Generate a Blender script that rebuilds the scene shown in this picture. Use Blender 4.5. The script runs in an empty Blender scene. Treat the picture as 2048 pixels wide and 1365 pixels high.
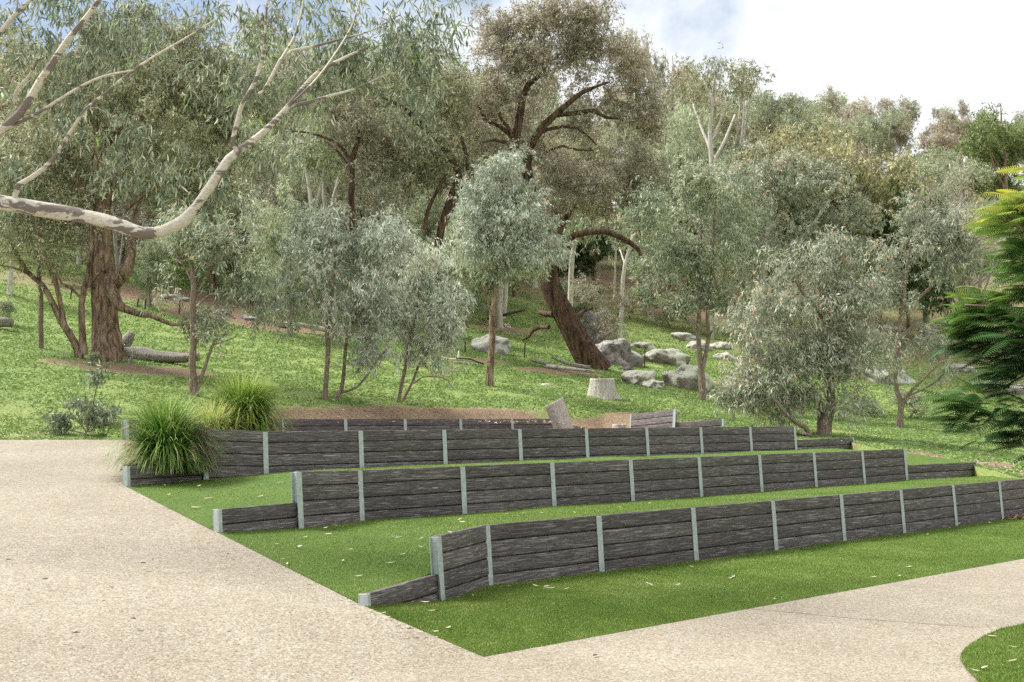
import bpy, bmesh, math, random
import numpy as np
from mathutils import Vector, Matrix, noise as mnoise

# ---------------------------------------------------------------- camera, sky, sun
SC = bpy.context.scene
COL = SC.collection
F = 2347.0                       # focal length in pixels of a 2048 wide frame
HZ = 834.0
PITCH = math.atan((HZ - 682.5) / F)
EYE = 2.1
cd = bpy.data.cameras.new("camera")
cam = bpy.data.objects.new("camera", cd); COL.objects.link(cam)
cd.sensor_width = 36.0; cd.lens = F / 2048 * 36; cd.clip_start = 0.1; cd.clip_end = 3000
cam.location = (0, 0, EYE); cam.rotation_euler = (math.pi / 2 + PITCH, 0, 0)
SC.camera = cam
SC.view_settings.view_transform = 'Standard'; SC.view_settings.look = 'None'
SC.view_settings.gamma = 1.0; SC.view_settings.use_curve_mapping = False
SC.view_settings.exposure = 0.88
SC.cycles.use_denoising = False
SC.cycles.max_bounces = 6; SC.cycles.diffuse_bounces = 3; SC.cycles.transmission_bounces = 3
SC.cycles.transparent_max_bounces = 4; SC.cycles.caustics_reflective = False; SC.cycles.caustics_refractive = False
SC.cycles.use_adaptive_sampling = True; SC.cycles.adaptive_threshold = 0.02

SUN_EL, SUN_AZ = math.radians(52), math.radians(-75)    # azimuth from +Y (view) towards +X
w = bpy.data.worlds.new("World"); SC.world = w; w.use_nodes = True
nt = w.node_tree; N = nt.nodes; L = nt.links; N.clear()
out = N.new('ShaderNodeOutputWorld')
sky = N.new('ShaderNodeTexSky'); sky.sky_type = 'NISHITA'; sky.sun_disc = False
sky.sun_elevation = SUN_EL; sky.sun_rotation = SUN_AZ; sky.air_density = 1.0; sky.dust_density = 0.6
bg1 = N.new('ShaderNodeBackground'); bg1.inputs[1].default_value = 0.078
bg2 = N.new('ShaderNodeBackground'); bg2.inputs[1].default_value = 0.66; bg2.inputs[0].default_value = (0.95, 0.975, 1.0, 1)
L.new(sky.outputs[0], bg1.inputs[0])
tc = N.new('ShaderNodeTexCoord'); sep = N.new('ShaderNodeSeparateXYZ'); L.new(tc.outputs['Generated'], sep.inputs[0])
nz = N.new('ShaderNodeTexNoise'); nz.inputs['Scale'].default_value = 7.0; nz.inputs['Detail'].default_value = 7.0
nz.inputs['Roughness'].default_value = 0.55
L.new(tc.outputs['Generated'], nz.inputs['Vector'])
def wm(op, a, b):
    n = N.new('ShaderNodeMath'); n.operation = op
    for i, v in ((0, a), (1, b)):
        if isinstance(v, (int, float)): n.inputs[i].default_value = v
        else: L.new(v, n.inputs[i])
    return n.outputs[0]
# openings of blue between the clouds low over the hill, wider to the left
e = wm('SUBTRACT', sep.outputs[2], wm('ADD', 0.270, wm('MULTIPLY', sep.outputs[0], 0.36)))
e2 = wm('ADD', wm('MULTIPLY', e, 5.0), wm('MULTIPLY', wm('SUBTRACT', nz.outputs[0], 0.5), 2.6))
up = wm('SUBTRACT', 1.0, wm('MULTIPLY', wm('SUBTRACT', sep.outputs[2], 0.42), 6.0))
msk = N.new('ShaderNodeMath'); msk.operation = 'MINIMUM'; msk.use_clamp = True
mr = N.new('ShaderNodeMapRange'); mr.inputs['From Min'].default_value = -0.1; mr.inputs['From Max'].default_value = 0.5
L.new(e2, mr.inputs['Value']); L.new(mr.outputs[0], msk.inputs[0]); L.new(up, msk.inputs[1])
m9 = wm('MULTIPLY', msk.outputs[0], 0.8)
mx = N.new('ShaderNodeMixShader'); L.new(m9, mx.inputs[0]); L.new(bg2.outputs[0], mx.inputs[1]); L.new(bg1.outputs[0], mx.inputs[2])
L.new(mx.outputs[0], out.inputs[0])

sd = bpy.data.lights.new("sun", 'SUN'); sd.energy = 3.7; sd.angle = math.radians(20); sd.color = (1.0, 0.965, 0.91)
sun = bpy.data.objects.new("sun", sd); COL.objects.link(sun)
sdir = Vector((math.sin(SUN_AZ) * math.cos(SUN_EL), math.cos(SUN_AZ) * math.cos(SUN_EL), math.sin(SUN_EL)))
sun.rotation_euler = sdir.to_track_quat('Z', 'Y').to_euler()

# ---------------------------------------------------------------- helpers
CP, SP = math.cos(PITCH), math.sin(PITCH)
def P(px, py, Y):
    """world point seen at a photo pixel, at distance Y in front of the camera"""
    u = (px - 1024) / F; v = (682.5 - py) / F
    t = Y / (CP - v * SP)
    return np.array((u * t, Y, EYE + (SP + v * CP) * t))
def pxm(Y): return Y / F           # metres per photo pixel

def tag(o, label=None, cat=None, group=None, kind=None):
    if label: o['label'] = label
    if cat: o['category'] = cat
    if group: o['group'] = group
    if kind: o['kind'] = kind
    return o
def empty(name, loc=(0, 0, 0), rz=0.0):
    o = bpy.data.objects.new(name, None); o.location = loc; o.rotation_euler = (0, 0, rz)
    o.empty_display_size = 0.2; COL.objects.link(o); return o
def link(name, me, mat, parent=None, loc=None):
    o = bpy.data.objects.new(name, me)
    if mat is not None and not me.materials: me.materials.append(mat)
    COL.objects.link(o)
    if parent is not None: o.parent = parent
    if loc is not None: o.location = loc
    return o
def mesh_np(name, V, Q, attr=None, smooth=False):
    """V (n,3); Q (m,k) all faces with k corners; attr {name: per-face floats}"""
    me = bpy.data.meshes.new(name)
    V = np.ascontiguousarray(V, dtype=np.float32); Q = np.ascontiguousarray(Q, dtype=np.int32)
    m, k = Q.shape
    me.vertices.add(len(V)); me.vertices.foreach_set('co', V.ravel())
    me.loops.add(m * k); me.loops.foreach_set('vertex_index', Q.ravel())
    me.polygons.add(m)
    me.polygons.foreach_set('loop_start', np.arange(0, m * k, k, dtype=np.int32))
    me.polygons.foreach_set('loop_total', np.full(m, k, dtype=np.int32))
    if smooth: me.polygons.foreach_set('use_smooth', np.ones(m, dtype=bool))
    me.update(calc_edges=True)
    for an, (dom, arr) in (attr or {}).items():
        a = me.attributes.new(an, 'FLOAT', dom)
        a.data.foreach_set('value', np.ascontiguousarray(arr, dtype=np.float32))
    return me
def norm(a): return a / np.maximum(np.linalg.norm(a, axis=-1, keepdims=True), 1e-9)

# ---------------------------------------------------------------- materials
def newmat(name):
    m = bpy.data.materials.new(name); m.use_nodes = True
    n = m.node_tree.nodes; n.clear()
    o = n.new('ShaderNodeOutputMaterial'); p = n.new('ShaderNodeBsdfPrincipled')
    m.node_tree.links.new(p.outputs[0], o.inputs[0])
    p.inputs['Roughness'].default_value = 0.8
    p.inputs['Specular IOR Level'].default_value = 0.25
    return m, n, m.node_tree.links, p, o
def ramp(n, stops, interp='LINEAR'):
    r = n.new('ShaderNodeValToRGB'); r.color_ramp.interpolation = interp
    el = r.color_ramp.elements
    while len(el) < len(stops): el.new(0.5)
    for e_, (t, c) in zip(el, stops):
        e_.position = t; e_.color = (*c, 1) if len(c) == 3 else c
    return r
def tex(n, l, kind, scale, detail=4, rough=0.55, vec=None, dist=0.0, dims='3D'):
    t = n.new('ShaderNodeTexNoise' if kind == 'noise' else 'ShaderNodeTexVoronoi')
    t.inputs['Scale'].default_value = scale
    if kind == 'noise':
        t.inputs['Detail'].default_value = detail; t.inputs['Roughness'].default_value = rough
        t.inputs['Distortion'].default_value = dist
    if vec is not None: l.new(vec, t.inputs['Vector'])
    return t
def mapping(n, l, src, scale=(1, 1, 1), rot=(0, 0, 0)):
    m = n.new('ShaderNodeMapping'); m.inputs['Scale'].default_value = scale; m.inputs['Rotation'].default_value = rot
    l.new(src, m.inputs[0]); return m.outputs[0]
def mixc(n, l, fac, a, b, mode='MIX'):
    m = n.new('ShaderNodeMix'); m.data_type = 'RGBA'; m.blend_type = mode
    for s, v in ((m.inputs[0], fac), (m.inputs[6], a), (m.inputs[7], b)):
        if isinstance(v, (int, float)): s.default_value = v
        elif isinstance(v, tuple): s.default_value = (*v, 1) if len(v) == 3 else v
        else: l.new(v, s)
    return m.outputs[2]
def bump(n, l, p, h, strength, dist):
    b = n.new('ShaderNodeBump'); b.inputs['Strength'].default_value = strength; b.inputs['Distance'].default_value = dist
    l.new(h, b.inputs['Height']); l.new(b.outputs[0], p.inputs['Normal']); return b
def geo_pos(n): return n.new('ShaderNodeNewGeometry').outputs['Position']
def objco(n): return n.new('ShaderNodeTexCoord').outputs['Object']

def leafmat(name, stops, transl=0.3, rough=0.5, spec=0.35):
    m, n, l, p, o = newmat(name)
    a = n.new('ShaderNodeAttribute'); a.attribute_name = 'v'
    r = ramp(n, stops); l.new(a.outputs['Fac'], r.inputs[0])
    oi = n.new('ShaderNodeObjectInfo')
    hs = n.new('ShaderNodeHueSaturation')
    mm = n.new('ShaderNodeMapRange'); mm.inputs['To Min'].default_value = 0.84; mm.inputs['To Max'].default_value = 1.16
    l.new(oi.outputs['Random'], mm.inputs['Value']); l.new(mm.outputs[0], hs.inputs['Value'])
    m2 = n.new('ShaderNodeMapRange'); m2.inputs['To Min'].default_value = 0.508; m2.inputs['To Max'].default_value = 0.494
    l.new(oi.outputs['Random'], m2.inputs['Value']); l.new(m2.outputs[0], hs.inputs['Hue'])
    l.new(r.outputs[0], hs.inputs['Color'])
    l.new(hs.outputs[0], p.inputs['Base Color'])
    p.inputs['Roughness'].default_value = rough; p.inputs['Specular IOR Level'].default_value = spec
    t = n.new('ShaderNodeBsdfTranslucent'); l.new(hs.outputs[0], t.inputs['Color'])
    x = n.new('ShaderNodeMixShader'); x.inputs[0].default_value = transl
    l.new(p.outputs[0], x.inputs[1]); l.new(t.outputs[0], x.inputs[2]); l.new(x.outputs[0], o.inputs[0])
    return m
def barkmat(name, base, dark, pale=None, pale_amt=0.0, scale=1.0, stretch=0.18, bumpd=0.02, bs=0.7):
    m, n, l, p, o = newmat(name)
    v = mapping(n, l, objco(n), (scale, scale, scale * stretch))
    t = tex(n, l, 'noise', 9, 6, 0.65, v, 0.6)
    r = ramp(n, [(0.36, dark), (0.6, base)]); l.new(t.outputs[0], r.inputs[0])
    c = r.outputs[0]
    if pale:
        v2 = mapping(n, l, objco(n), (scale, scale, scale * 0.5))
        t2 = tex(n, l, 'noise', 3.0, 3, 0.5, v2, 0.8)
        r2 = ramp(n, [(1 - pale_amt - 0.02, (0, 0, 0)), (1 - pale_amt + 0.02, (1, 1, 1))]); l.new(t2.outputs[0], r2.inputs[0])
        c = mixc(n, l, r2.outputs[0], c, pale)
    l.new(c, p.inputs['Base Color']); bump(n, l, p, t.outputs[0], bs, bumpd)
    return m

M = {}
# exposed aggregate concrete
def aggregate():
    m, n, l, p, o = newmat('exposed_aggregate')
    g = geo_pos(n)
    v1 = tex(n, l, 'voronoi', 66, vec=g); v2 = tex(n, l, 'voronoi', 105, vec=g)
    sv = n.new('ShaderNodeSeparateColor'); l.new(v1.outputs['Color'], sv.inputs[0])
    s2 = n.new('ShaderNodeSeparateColor'); l.new(v2.outputs['Color'], s2.inputs[0])
    st = [(0.0, (0.17, 0.135, 0.095)), (0.16, (0.42, 0.31, 0.19)), (0.4, (0.56, 0.46, 0.33)), (0.62, (0.44, 0.40, 0.35)),
          (0.8, (0.66, 0.58, 0.45)), (0.95, (0.80, 0.75, 0.66))]
    r1 = ramp(n, st); l.new(sv.outputs[0], r1.inputs[0])
    r2 = ramp(n, st); l.new(s2.outputs[1], r2.inputs[0])
    c = mixc(n, l, 0.3, r1.outputs[0], r2.outputs[0])
    mr_ = ramp(n, [(0.0, (0, 0, 0)), (0.45, (1, 1, 1))]); l.new(v1.outputs['Distance'], mr_.inputs[0])
    big = tex(n, l, 'noise', 0.55, 5, 0.6, g)
    rb = ramp(n, [(0.3, (0.83, 0.81, 0.79)), (0.7, (1.08, 1.08, 1.08))]); l.new(big.outputs[0], rb.inputs[0])
    c = mixc(n, l, 1.0, c, rb.outputs[0], 'MULTIPLY')
    md = tex(n, l, 'noise', 9, 4, 0.7, g)
    rm = ramp(n, [(0.3, (0.9, 0.9, 0.9)), (0.7, (1.06, 1.06, 1.06))]); l.new(md.outputs[0], rm.inputs[0])
    c = mixc(n, l, 1.0, c, rm.outputs[0], 'MULTIPLY')
    c = mixc(n, l, 1.0, c, (0.60, 0.615, 0.61), 'MULTIPLY')
    l.new(c, p.inputs['Base Color']); p.inputs['Roughness'].default_value = 0.75
    bump(n, l, p, v1.outputs['Distance'], -0.4, 0.006)
    return m
M['path'] = aggregate()
def turf():
    m, n, l, p, o = newmat('artificial_turf_base')
    g = geo_pos(n)
    t = tex(n, l, 'noise', 90, 4, 0.8, g); b = tex(n, l, 'noise', 1.1, 3, 0.5, g)
    r = ramp(n, [(0.3, (0.05, 0.10, 0.014)), (0.7, (0.145, 0.24, 0.038))]); l.new(t.outputs[0], r.inputs[0])
    rb = ramp(n, [(0.3, (0.85, 0.9, 0.85)), (0.7, (1.12, 1.06, 1.0))]); l.new(b.outputs[0], rb.inputs[0])
    l.new(mixc(n, l, 1.0, r.outputs[0], rb.outputs[0], 'MULTIPLY'), p.inputs['Base Color'])
    p.inputs['Roughness'].default_value = 0.7
    bump(n, l, p, t.outputs[0], 0.9, 0.02)
    return m
M['turf'] = turf()
M['turf_blade'] = leafmat('turf_fibre', [(0.0, (0.08, 0.145, 0.022)), (0.5, (0.172, 0.25, 0.045)), (0.85, (0.25, 0.34, 0.075)), (1.0, (0.45, 0.48, 0.22))], 0.25, 0.5, 0.3)
def sleeper():
    m, n, l, p, o = newmat('wood_grain_concrete')
    oi = n.new('ShaderNodeObjectInfo')
    ad = n.new('ShaderNodeVectorMath'); ad.operation = 'ADD'; l.new(objco(n), ad.inputs[0])
    cb = n.new('ShaderNodeCombineXYZ')
    sc_ = n.new('ShaderNodeMath'); sc_.operation = 'MULTIPLY'; sc_.inputs[1].default_value = 37.0
    l.new(oi.outputs['Random'], sc_.inputs[0]); l.new(sc_.outputs[0], cb.inputs[0]); l.new(sc_.outputs[0], cb.inputs[2]); l.new(cb.outputs[0], ad.inputs[1])
    v = mapping(n, l, ad.outputs[0], (2.0, 30.0, 52.0))
    t = tex(n, l, 'noise', 1.0, 5, 0.6, v, 0.8)
    v2 = mapping(n, l, ad.outputs[0], (9.0, 60.0, 75.0)); t2 = tex(n, l, 'noise', 1.0, 3, 0.6, v2, 1.0)
    # ridged crack lines
    ab = n.new('ShaderNodeMath'); ab.operation = 'SUBTRACT'; l.new(t.outputs[0], ab.inputs[0]); ab.inputs[1].default_value = 0.5
    ab2 = n.new('ShaderNodeMath'); ab2.operation = 'ABSOLUTE'; l.new(ab.outputs[0], ab2.inputs[0])
    rr = ramp(n, [(0.0, (0.065, 0.055, 0.05)), (0.02, (0.10, 0.089, 0.085)), (0.08, (0.165, 0.150, 0.146)), (0.18, (0.32, 0.296, 0.288))])
    l.new(ab2.outputs[0], rr.inputs[0])
    r3 = ramp(n, [(0.35, (0.78, 0.78, 0.78)), (0.68, (1.25, 1.23, 1.2))]); l.new(t2.outputs[0], r3.inputs[0])
    c = mixc(n, l, 1.0, rr.outputs[0], r3.outputs[0], 'MULTIPLY')
    wv = mapping(n, l, ad.outputs[0], (2.2, 3.0, 3.2)); wt = tex(n, l, 'noise', 1.0, 5, 0.65, wv, 0.3)
    wr = ramp(n, [(0.52, (0, 0, 0)), (0.85, (0.45, 0.45, 0.45))]); l.new(wt.outputs[0], wr.inputs[0])
    c = mixc(n, l, wr.outputs[0], c, (0.24, 0.22, 0.205))
    tint = ramp(n, [(0.0, (0.86, 0.84, 0.84)), (0.5, (1.0, 1.0, 1.0)), (1.0, (1.22, 1.2, 1.2))]); l.new(oi.outputs['Random'], tint.inputs[0])
    c = mixc(n, l, 1.0, c, tint.outputs[0], 'MULTIPLY')
    l.new(c, p.inputs['Base Color']); p.inputs['Roughness'].default_value = 0.72
    mh = n.new('ShaderNodeMath'); mh.operation = 'MINIMUM'; l.new(ab2.outputs[0], mh.inputs[0]); mh.inputs[1].default_value = 0.09
    b = bump(n, l, p, mh.outputs[0], 0.8, 0.04)
    return m
M['sleeper'] = sleeper()
def galv():
    m, n, l, p, o = newmat('galvanised_steel')
    t = tex(n, l, 'noise', 14, 4, 0.6, objco(n)); v = tex(n, l, 'voronoi', 60, vec=objco(n))
    s = n.new('ShaderNodeSeparateColor'); l.new(v.outputs['Color'], s.inputs[0])
    r = ramp(n, [(0.3, (0.38, 0.43, 0.41)), (0.7, (0.52, 0.57, 0.545))]); l.new(t.outputs[0], r.inputs[0])
    r2 = ramp(n, [(0, (0.93, 0.93, 0.93)), (1, (1.07, 1.07, 1.07))]); l.new(s.outputs[0], r2.inputs[0])
    l.new(mixc(n, l, 1.0, r.outputs[0], r2.outputs[0], 'MULTIPLY'), p.inputs['Base Color'])
    p.inputs['Metallic'].default_value = 0.25; p.inputs['Roughness'].default_value = 0.5
    return m
M['galv'] = galv()
def hillmat():
    m, n, l, p, o = newmat('paddock_ground')
    g = geo_pos(n)
    a = n.new('ShaderNodeAttribute'); a.attribute_name = 'bare'
    t = tex(n, l, 'noise', 14, 6, 0.75, g); t1 = tex(n, l, 'noise', 0.35, 4, 0.6, g); t2 = tex(n, l, 'noise', 3.0, 5, 0.7, g)
    r = ramp(n, [(0.28, (0.14, 0.20, 0.06)), (0.5, (0.27, 0.36, 0.11)), (0.75, (0.40, 0.46, 0.19))]); l.new(t.outputs[0], r.inputs[0])
    rb = ramp(n, [(0.3, (0.82, 0.9, 0.8)), (0.7, (1.2, 1.08, 1.05))]); l.new(t1.outputs[0], rb.inputs[0])
    c = mixc(n, l, 1.0, r.outputs[0], rb.outputs[0], 'MULTIPLY')
    re = ramp(n, [(0.25, (0.16, 0.10, 0.06)), (0.55, (0.33, 0.23, 0.15)), (0.8, (0.5, 0.39, 0.28))]); l.new(t.outputs[0], re.inputs[0])
    ad = n.new('ShaderNodeMath'); ad.operation = 'ADD'; l.new(a.outputs['Fac'], ad.inputs[0]); 
    sb = n.new('ShaderNodeMath'); sb.operation = 'MULTIPLY_ADD'; l.new(t2.outputs[0], sb.inputs[0]); sb.inputs[1].default_value = 1.3; sb.inputs[2].default_value = -0.65
    l.new(sb.outputs[0], ad.inputs[1])
    rm = ramp(n, [(0.40, (0, 0, 0)), (0.72, (1, 1, 1))]); l.new(ad.outputs[0], rm.inputs[0])
    c = mixc(n, l, rm.outputs[0], c, re.outputs[0])
    l.new(c, p.inputs['Base Color']); bump(n, l, p, t.outputs[0], 0.8, 0.12)
    return m
M['hill'] = hillmat()
M['grass_blade'] = leafmat('grass_blade', [(0.0, (0.13, 0.22, 0.05)), (0.45, (0.27, 0.385, 0.11)), (0.8, (0.39, 0.48, 0.18)), (1.0, (0.6, 0.6, 0.36))], 0.4)
def rockmat(name, base=(0.30, 0.285, 0.27), lichen=(0.52, 0.53, 0.44), amt=0.5, dark=(0.13, 0.115, 0.11)):
    m, n, l, p, o = newmat(name)
    c0 = objco(n)
    t = tex(n, l, 'noise', 3.0, 8, 0.7, c0); f = tex(n, l, 'noise', 30, 4, 0.7, c0)
    r = ramp(n, [(0.40, dark), (0.56, base)]); l.new(t.outputs[0], r.inputs[0])
    ge = n.new('ShaderNodeNewGeometry'); s = n.new('ShaderNodeSeparateXYZ'); l.new(ge.outputs['Normal'], s.inputs[0])
    t2 = tex(n, l, 'noise', 1.6, 7, 0.75, c0, 0.4)
    ma = n.new('ShaderNodeMath'); ma.operation = 'MULTIPLY_ADD'; l.new(s.outputs[2], ma.inputs[0]); ma.inputs[1].default_value = 0.28; l.new(t2.outputs[0], ma.inputs[2])
    rl = ramp(n, [(1.08 - amt, (0, 0, 0)), (1.16 - amt, (1, 1, 1))]); l.new(ma.outputs[0], rl.inputs[0])
    c = mixc(n, l, rl.outputs[0], r.outputs[0], lichen)
    rf = ramp(n, [(0.3, (0.75, 0.75, 0.75)), (0.7, (1.2, 1.2, 1.2))]); l.new(f.outputs[0], rf.inputs[0])
    c = mixc(n, l, 1.0, c, rf.outputs[0], 'MULTIPLY')
    l.new(c, p.inputs['Base Color']); p.inputs['Roughness'].default_value = 0.9
    bump(n, l, p, t.outputs[0], 0.8, 0.12)
    return m
M['rock_lichen'] = rockmat('lichen_granite', (0.33, 0.27, 0.235), (0.56, 0.56, 0.45), 0.55, (0.16, 0.12, 0.10))
M['rock_grey'] = rockmat('grey_granite', (0.28, 0.245, 0.225), (0.40, 0.39, 0.35), 0.38)
M['rock_pale'] = rockmat('pale_granite', (0.38, 0.35, 0.31), (0.55, 0.54, 0.46), 0.55, (0.26, 0.22, 0.18))
M['rock_dark'] = rockmat('dark_granite', (0.12, 0.11, 0.11), (0.2, 0.2, 0.18), 0.25, (0.05, 0.045, 0.045))
M['mulch'] = barkmat('mulch_ground', (0.36, 0.25, 0.17), (0.12, 0.075, 0.05), scale=3.0, stretch=1.0, bumpd=0.05)
M['chip'] = leafmat('bark_chip', [(0.0, (0.10, 0.06, 0.04)), (0.5, (0.30, 0.19, 0.12)), (1.0, (0.6, 0.47, 0.34))], 0.0, 0.9, 0.1)
M['litter'] = leafmat('leaf_litter', [(0.0, (0.22, 0.14, 0.09)), (0.5, (0.52, 0.41, 0.28)), (1.0, (0.78, 0.70, 0.56))], 0.1, 0.8, 0.1)
M['bark_white'] = None
def whitebark():
    m, n, l, p, o = newmat('smooth_white_bark')
    v = mapping(n, l, objco(n), (1.1, 2.2, 3.4))
    t = tex(n, l, 'noise', 1.25, 8, 0.62, v, 0.5); f = tex(n, l, 'noise', 14, 4, 0.6, v)
    r = ramp(n, [(0.3, (0.44, 0.385, 0.29)), (0.6, (0.66, 0.62, 0.54))]); l.new(f.outputs[0], r.inputs[0])
    r2 = ramp(n, [(0.53, (0, 0, 0)), (0.545, (1, 1, 1))]); l.new(t.outputs[0], r2.inputs[0])
    c = mixc(n, l, r2.outputs[0], r.outputs[0], (0.20, 0.165, 0.145))
    l.new(c, p.inputs['Base Color']); bump(n, l, p, r2.outputs[0], 0.5, 0.006); return m
M['bark_white'] = whitebark()
M['bark_pale'] = barkmat('pale_gum_bark', (0.62, 0.58, 0.52), (0.40, 0.35, 0.29), (0.26, 0.20, 0.16), 0.34, 1.0, 0.25, 0.01, 0.3)
M['bark_brown'] = barkmat('fibrous_brown_bark', (0.42, 0.295, 0.20), (0.07, 0.042, 0.028), None, 0, 1.0, 0.22, 0.16, 1.0)
M['bark_red'] = barkmat('dark_red_brown_bark', (0.20, 0.118, 0.075), (0.022, 0.014, 0.010), None, 0, 0.9, 0.16, 0.2, 1.0)
M['bark_grey'] = barkmat('young_gum_bark', (0.29, 0.225, 0.17), (0.13, 0.095, 0.07), (0.42, 0.35, 0.28), 0.36, 3.0, 0.3, 0.01, 0.5)
M['deadwood'] = barkmat('weathered_grey_wood', (0.44, 0.40, 0.345), (0.17, 0.145, 0.12), None, 0, 4.0, 0.10, 0.05, 1.0)
M['deadpale'] = barkmat('bleached_stump_wood', (0.72, 0.67, 0.59), (0.38, 0.33, 0.27), (0.32, 0.225, 0.14), 0.33, 5.0, 0.07, 0.05, 1.0)
M['darkstick'] = barkmat('dark_dead_wood', (0.10, 0.075, 0.06), (0.03, 0.022, 0.02), None, 0, 4.0, 0.3, 0.02)
M['rust'] = barkmat('rusty_picket', (0.07, 0.05, 0.04), (0.03, 0.02, 0.02), None, 0, 6.0, 1.0, 0.002)
M['twig'] = barkmat('dry_twig', (0.36, 0.28, 0.23), (0.2, 0.15, 0.12), None, 0, 4.0, 0.3, 0.01)
M['joint'] = barkmat('joint_gap', (0.09, 0.07, 0.05), (0.05, 0.04, 0.03), None, 0, 4.0, 1.0, 0.001)
LEAF = {
 'silver': [(0.0, (0.11, 0.145, 0.105)), (0.35, (0.21, 0.26, 0.20)), (0.75, (0.37, 0.42, 0.35)), (0.93, (0.52, 0.56, 0.49)), (1.0, (0.34, 0.20, 0.12))],
 'gum': [(0.0, (0.055, 0.10, 0.06)), (0.4, (0.13, 0.185, 0.125)), (0.75, (0.25, 0.30, 0.20)), (0.94, (0.46, 0.47, 0.36)), (1.0, (0.30, 0.24, 0.16))],
 'gumdark': [(0.0, (0.045, 0.085, 0.055)), (0.45, (0.10, 0.155, 0.105)), (0.8, (0.20, 0.26, 0.18)), (0.95, (0.42, 0.44, 0.33)), (1.0, (0.14, 0.30, 0.06))],
 'gumred': [(0.0, (0.09, 0.12, 0.085)), (0.4, (0.19, 0.22, 0.155)), (0.7, (0.31, 0.33, 0.245)), (0.86, (0.50, 0.49, 0.38)), (0.94, (0.30, 0.14, 0.08)), (1.0, (0.42, 0.22, 0.12))],
 'olive': [(0.0, (0.10, 0.105, 0.05)), (0.4, (0.20, 0.195, 0.095)), (0.75, (0.34, 0.315, 0.165)), (1.0, (0.50, 0.44, 0.27))],
 'brown': [(0.0, (0.12, 0.095, 0.055)), (0.4, (0.235, 0.195, 0.12)), (0.75, (0.36, 0.31, 0.20)), (1.0, (0.52, 0.45, 0.32))],
 'green': [(0.0, (0.08, 0.12, 0.045)), (0.45, (0.17, 0.235, 0.08)), (0.8, (0.29, 0.35, 0.14)), (1.0, (0.42, 0.45, 0.22))],
 'greygreen': [(0.0, (0.11, 0.14, 0.085)), (0.45, (0.22, 0.26, 0.16)), (0.8, (0.34, 0.38, 0.25)), (1.0, (0.46, 0.48, 0.34))],
 'golden': [(0.0, (0.12, 0.12, 0.06)), (0.45, (0.27, 0.26, 0.13)), (0.8, (0.41, 0.385, 0.21)), (1.0, (0.55, 0.50, 0.31))],
 'dark': [(0.0, (0.025, 0.055, 0.02)), (0.5, (0.06, 0.12, 0.04)), (0.9, (0.12, 0.21, 0.07)), (1.0, (0.2, 0.3, 0.12))],
 'twiggy': [(0.0, (0.22, 0.18, 0.14)), (0.5, (0.36, 0.31, 0.25)), (1.0, (0.50, 0.45, 0.38))],
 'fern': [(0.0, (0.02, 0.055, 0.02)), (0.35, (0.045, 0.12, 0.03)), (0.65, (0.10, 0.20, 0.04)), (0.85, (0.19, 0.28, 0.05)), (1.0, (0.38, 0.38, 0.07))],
 'lomandra': [(0.0, (0.04, 0.12, 0.02)), (0.45, (0.09, 0.22, 0.035)), (0.75, (0.22, 0.33, 0.06)), (0.9, (0.38, 0.36, 0.10)), (1.0, (0.62, 0.5, 0.3))],
}
GAIN = {'golden': (1.35, 1.35, 1.4), 'silver': (2.1, 1.95, 1.9), 'gum': (2.3, 2.0, 1.95), 'gumdark': (2.25, 1.85, 1.75), 'gumred': (1.9, 1.84, 1.84), 'olive': (1.75, 1.8, 2.1), 'brown': (1.85, 1.92, 2.2), 'green': (1.35, 1.3, 1.25),
 'greygreen': (1.85, 1.78, 1.75), 'dark': (2.1, 1.6, 1.8), 'twiggy': (1.3, 1.3, 1.3), 'fern': (2.1, 1.75, 2.1), 'lomandra': (1.4, 1.35, 1.35)}
for k in LEAF: M['leaf_' + k] = leafmat('leaf_' + k, [(t, tuple(min(.85, a * g * (.55 + .62 * t)) for a, g in zip(c, GAIN[k]))) for t, c in LEAF[k]], .27)  # stops spread apart: leaf glints and inner crown shade put into the colours

# ---------------------------------------------------------------- plan of the place
def zz(h): return h + EYE
W1i = list(range(0, 11))
def wrow(x0, Z0, c, A, i): return x0 + A * i / (1 + c * i), Z0 * (1 + c * i)
def XP(px, Y, py=900): return P(px, py, Y)[0]
T1, T2, T3, T4 = zz(-1.289), zz(-0.762), zz(-0.243), zz(-0.055)
px1 = [968, 1192, 1381, 1541, 1678, 1798, 1903, 1996, 2078, 2152, 2220]
px2 = [715, 921, 1100, 1257, 1394, 1515, 1624, 1721, 1806]
px3 = [527, 718, 885, 1036, 1169, 1290, 1398, 1497, 1586]
px4 = [563, 689, 808, 919, 1022, 1112]
w1 = [(XP(x, 14.2 * (1 + .0965 * i), 1050), 14.2 * (1 + .0965 * i)) for i, x in enumerate(px1)]
w2 = [(XP(x, 17.0 * (1 + .082 * i), 930), 17.0 * (1 + .082 * i)) for i, x in enumerate(px2)]
w3 = [(XP(x, 20.0 * (1 + .069 * i), 860), 20.0 * (1 + .069 * i)) for i, x in enumerate(px3)]
w4 = [(XP(x, 31.0 * (1 + .0435 * i), 838), 31.0 * (1 + .0435 * i)) for i, x in enumerate(px4)]
a1, a1l = (XP(870, 12.9, 1066), 12.9), (XP(726, 11.45, 1185), 11.45)
a2, a2l = (XP(592, 15.6, 940), 15.6), (XP(432, 14.5, 1010), 14.5)
a3, a3l = (XP(405, 19.1, 857), 19.1), (XP(250, 17.7, 935), 17.7)
r2 = (XP(1950, 30.2, 925), 30.2); r3 = (XP(1704, 32.8, 875), 32.8)

# front paving corner and its edges
CORNER = np.array((-0.25, 10.44))
EDGE = [(-0.25, 10.44, -2.10), (a1l[0], a1l[1], -1.815), (a2l[0], a2l[1], -1.405), (a3l[0], a3l[1], -1.035), (-7.9, 24.0, -0.47)]
FDIR = norm(np.array((7.95, 7.23)))
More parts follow.
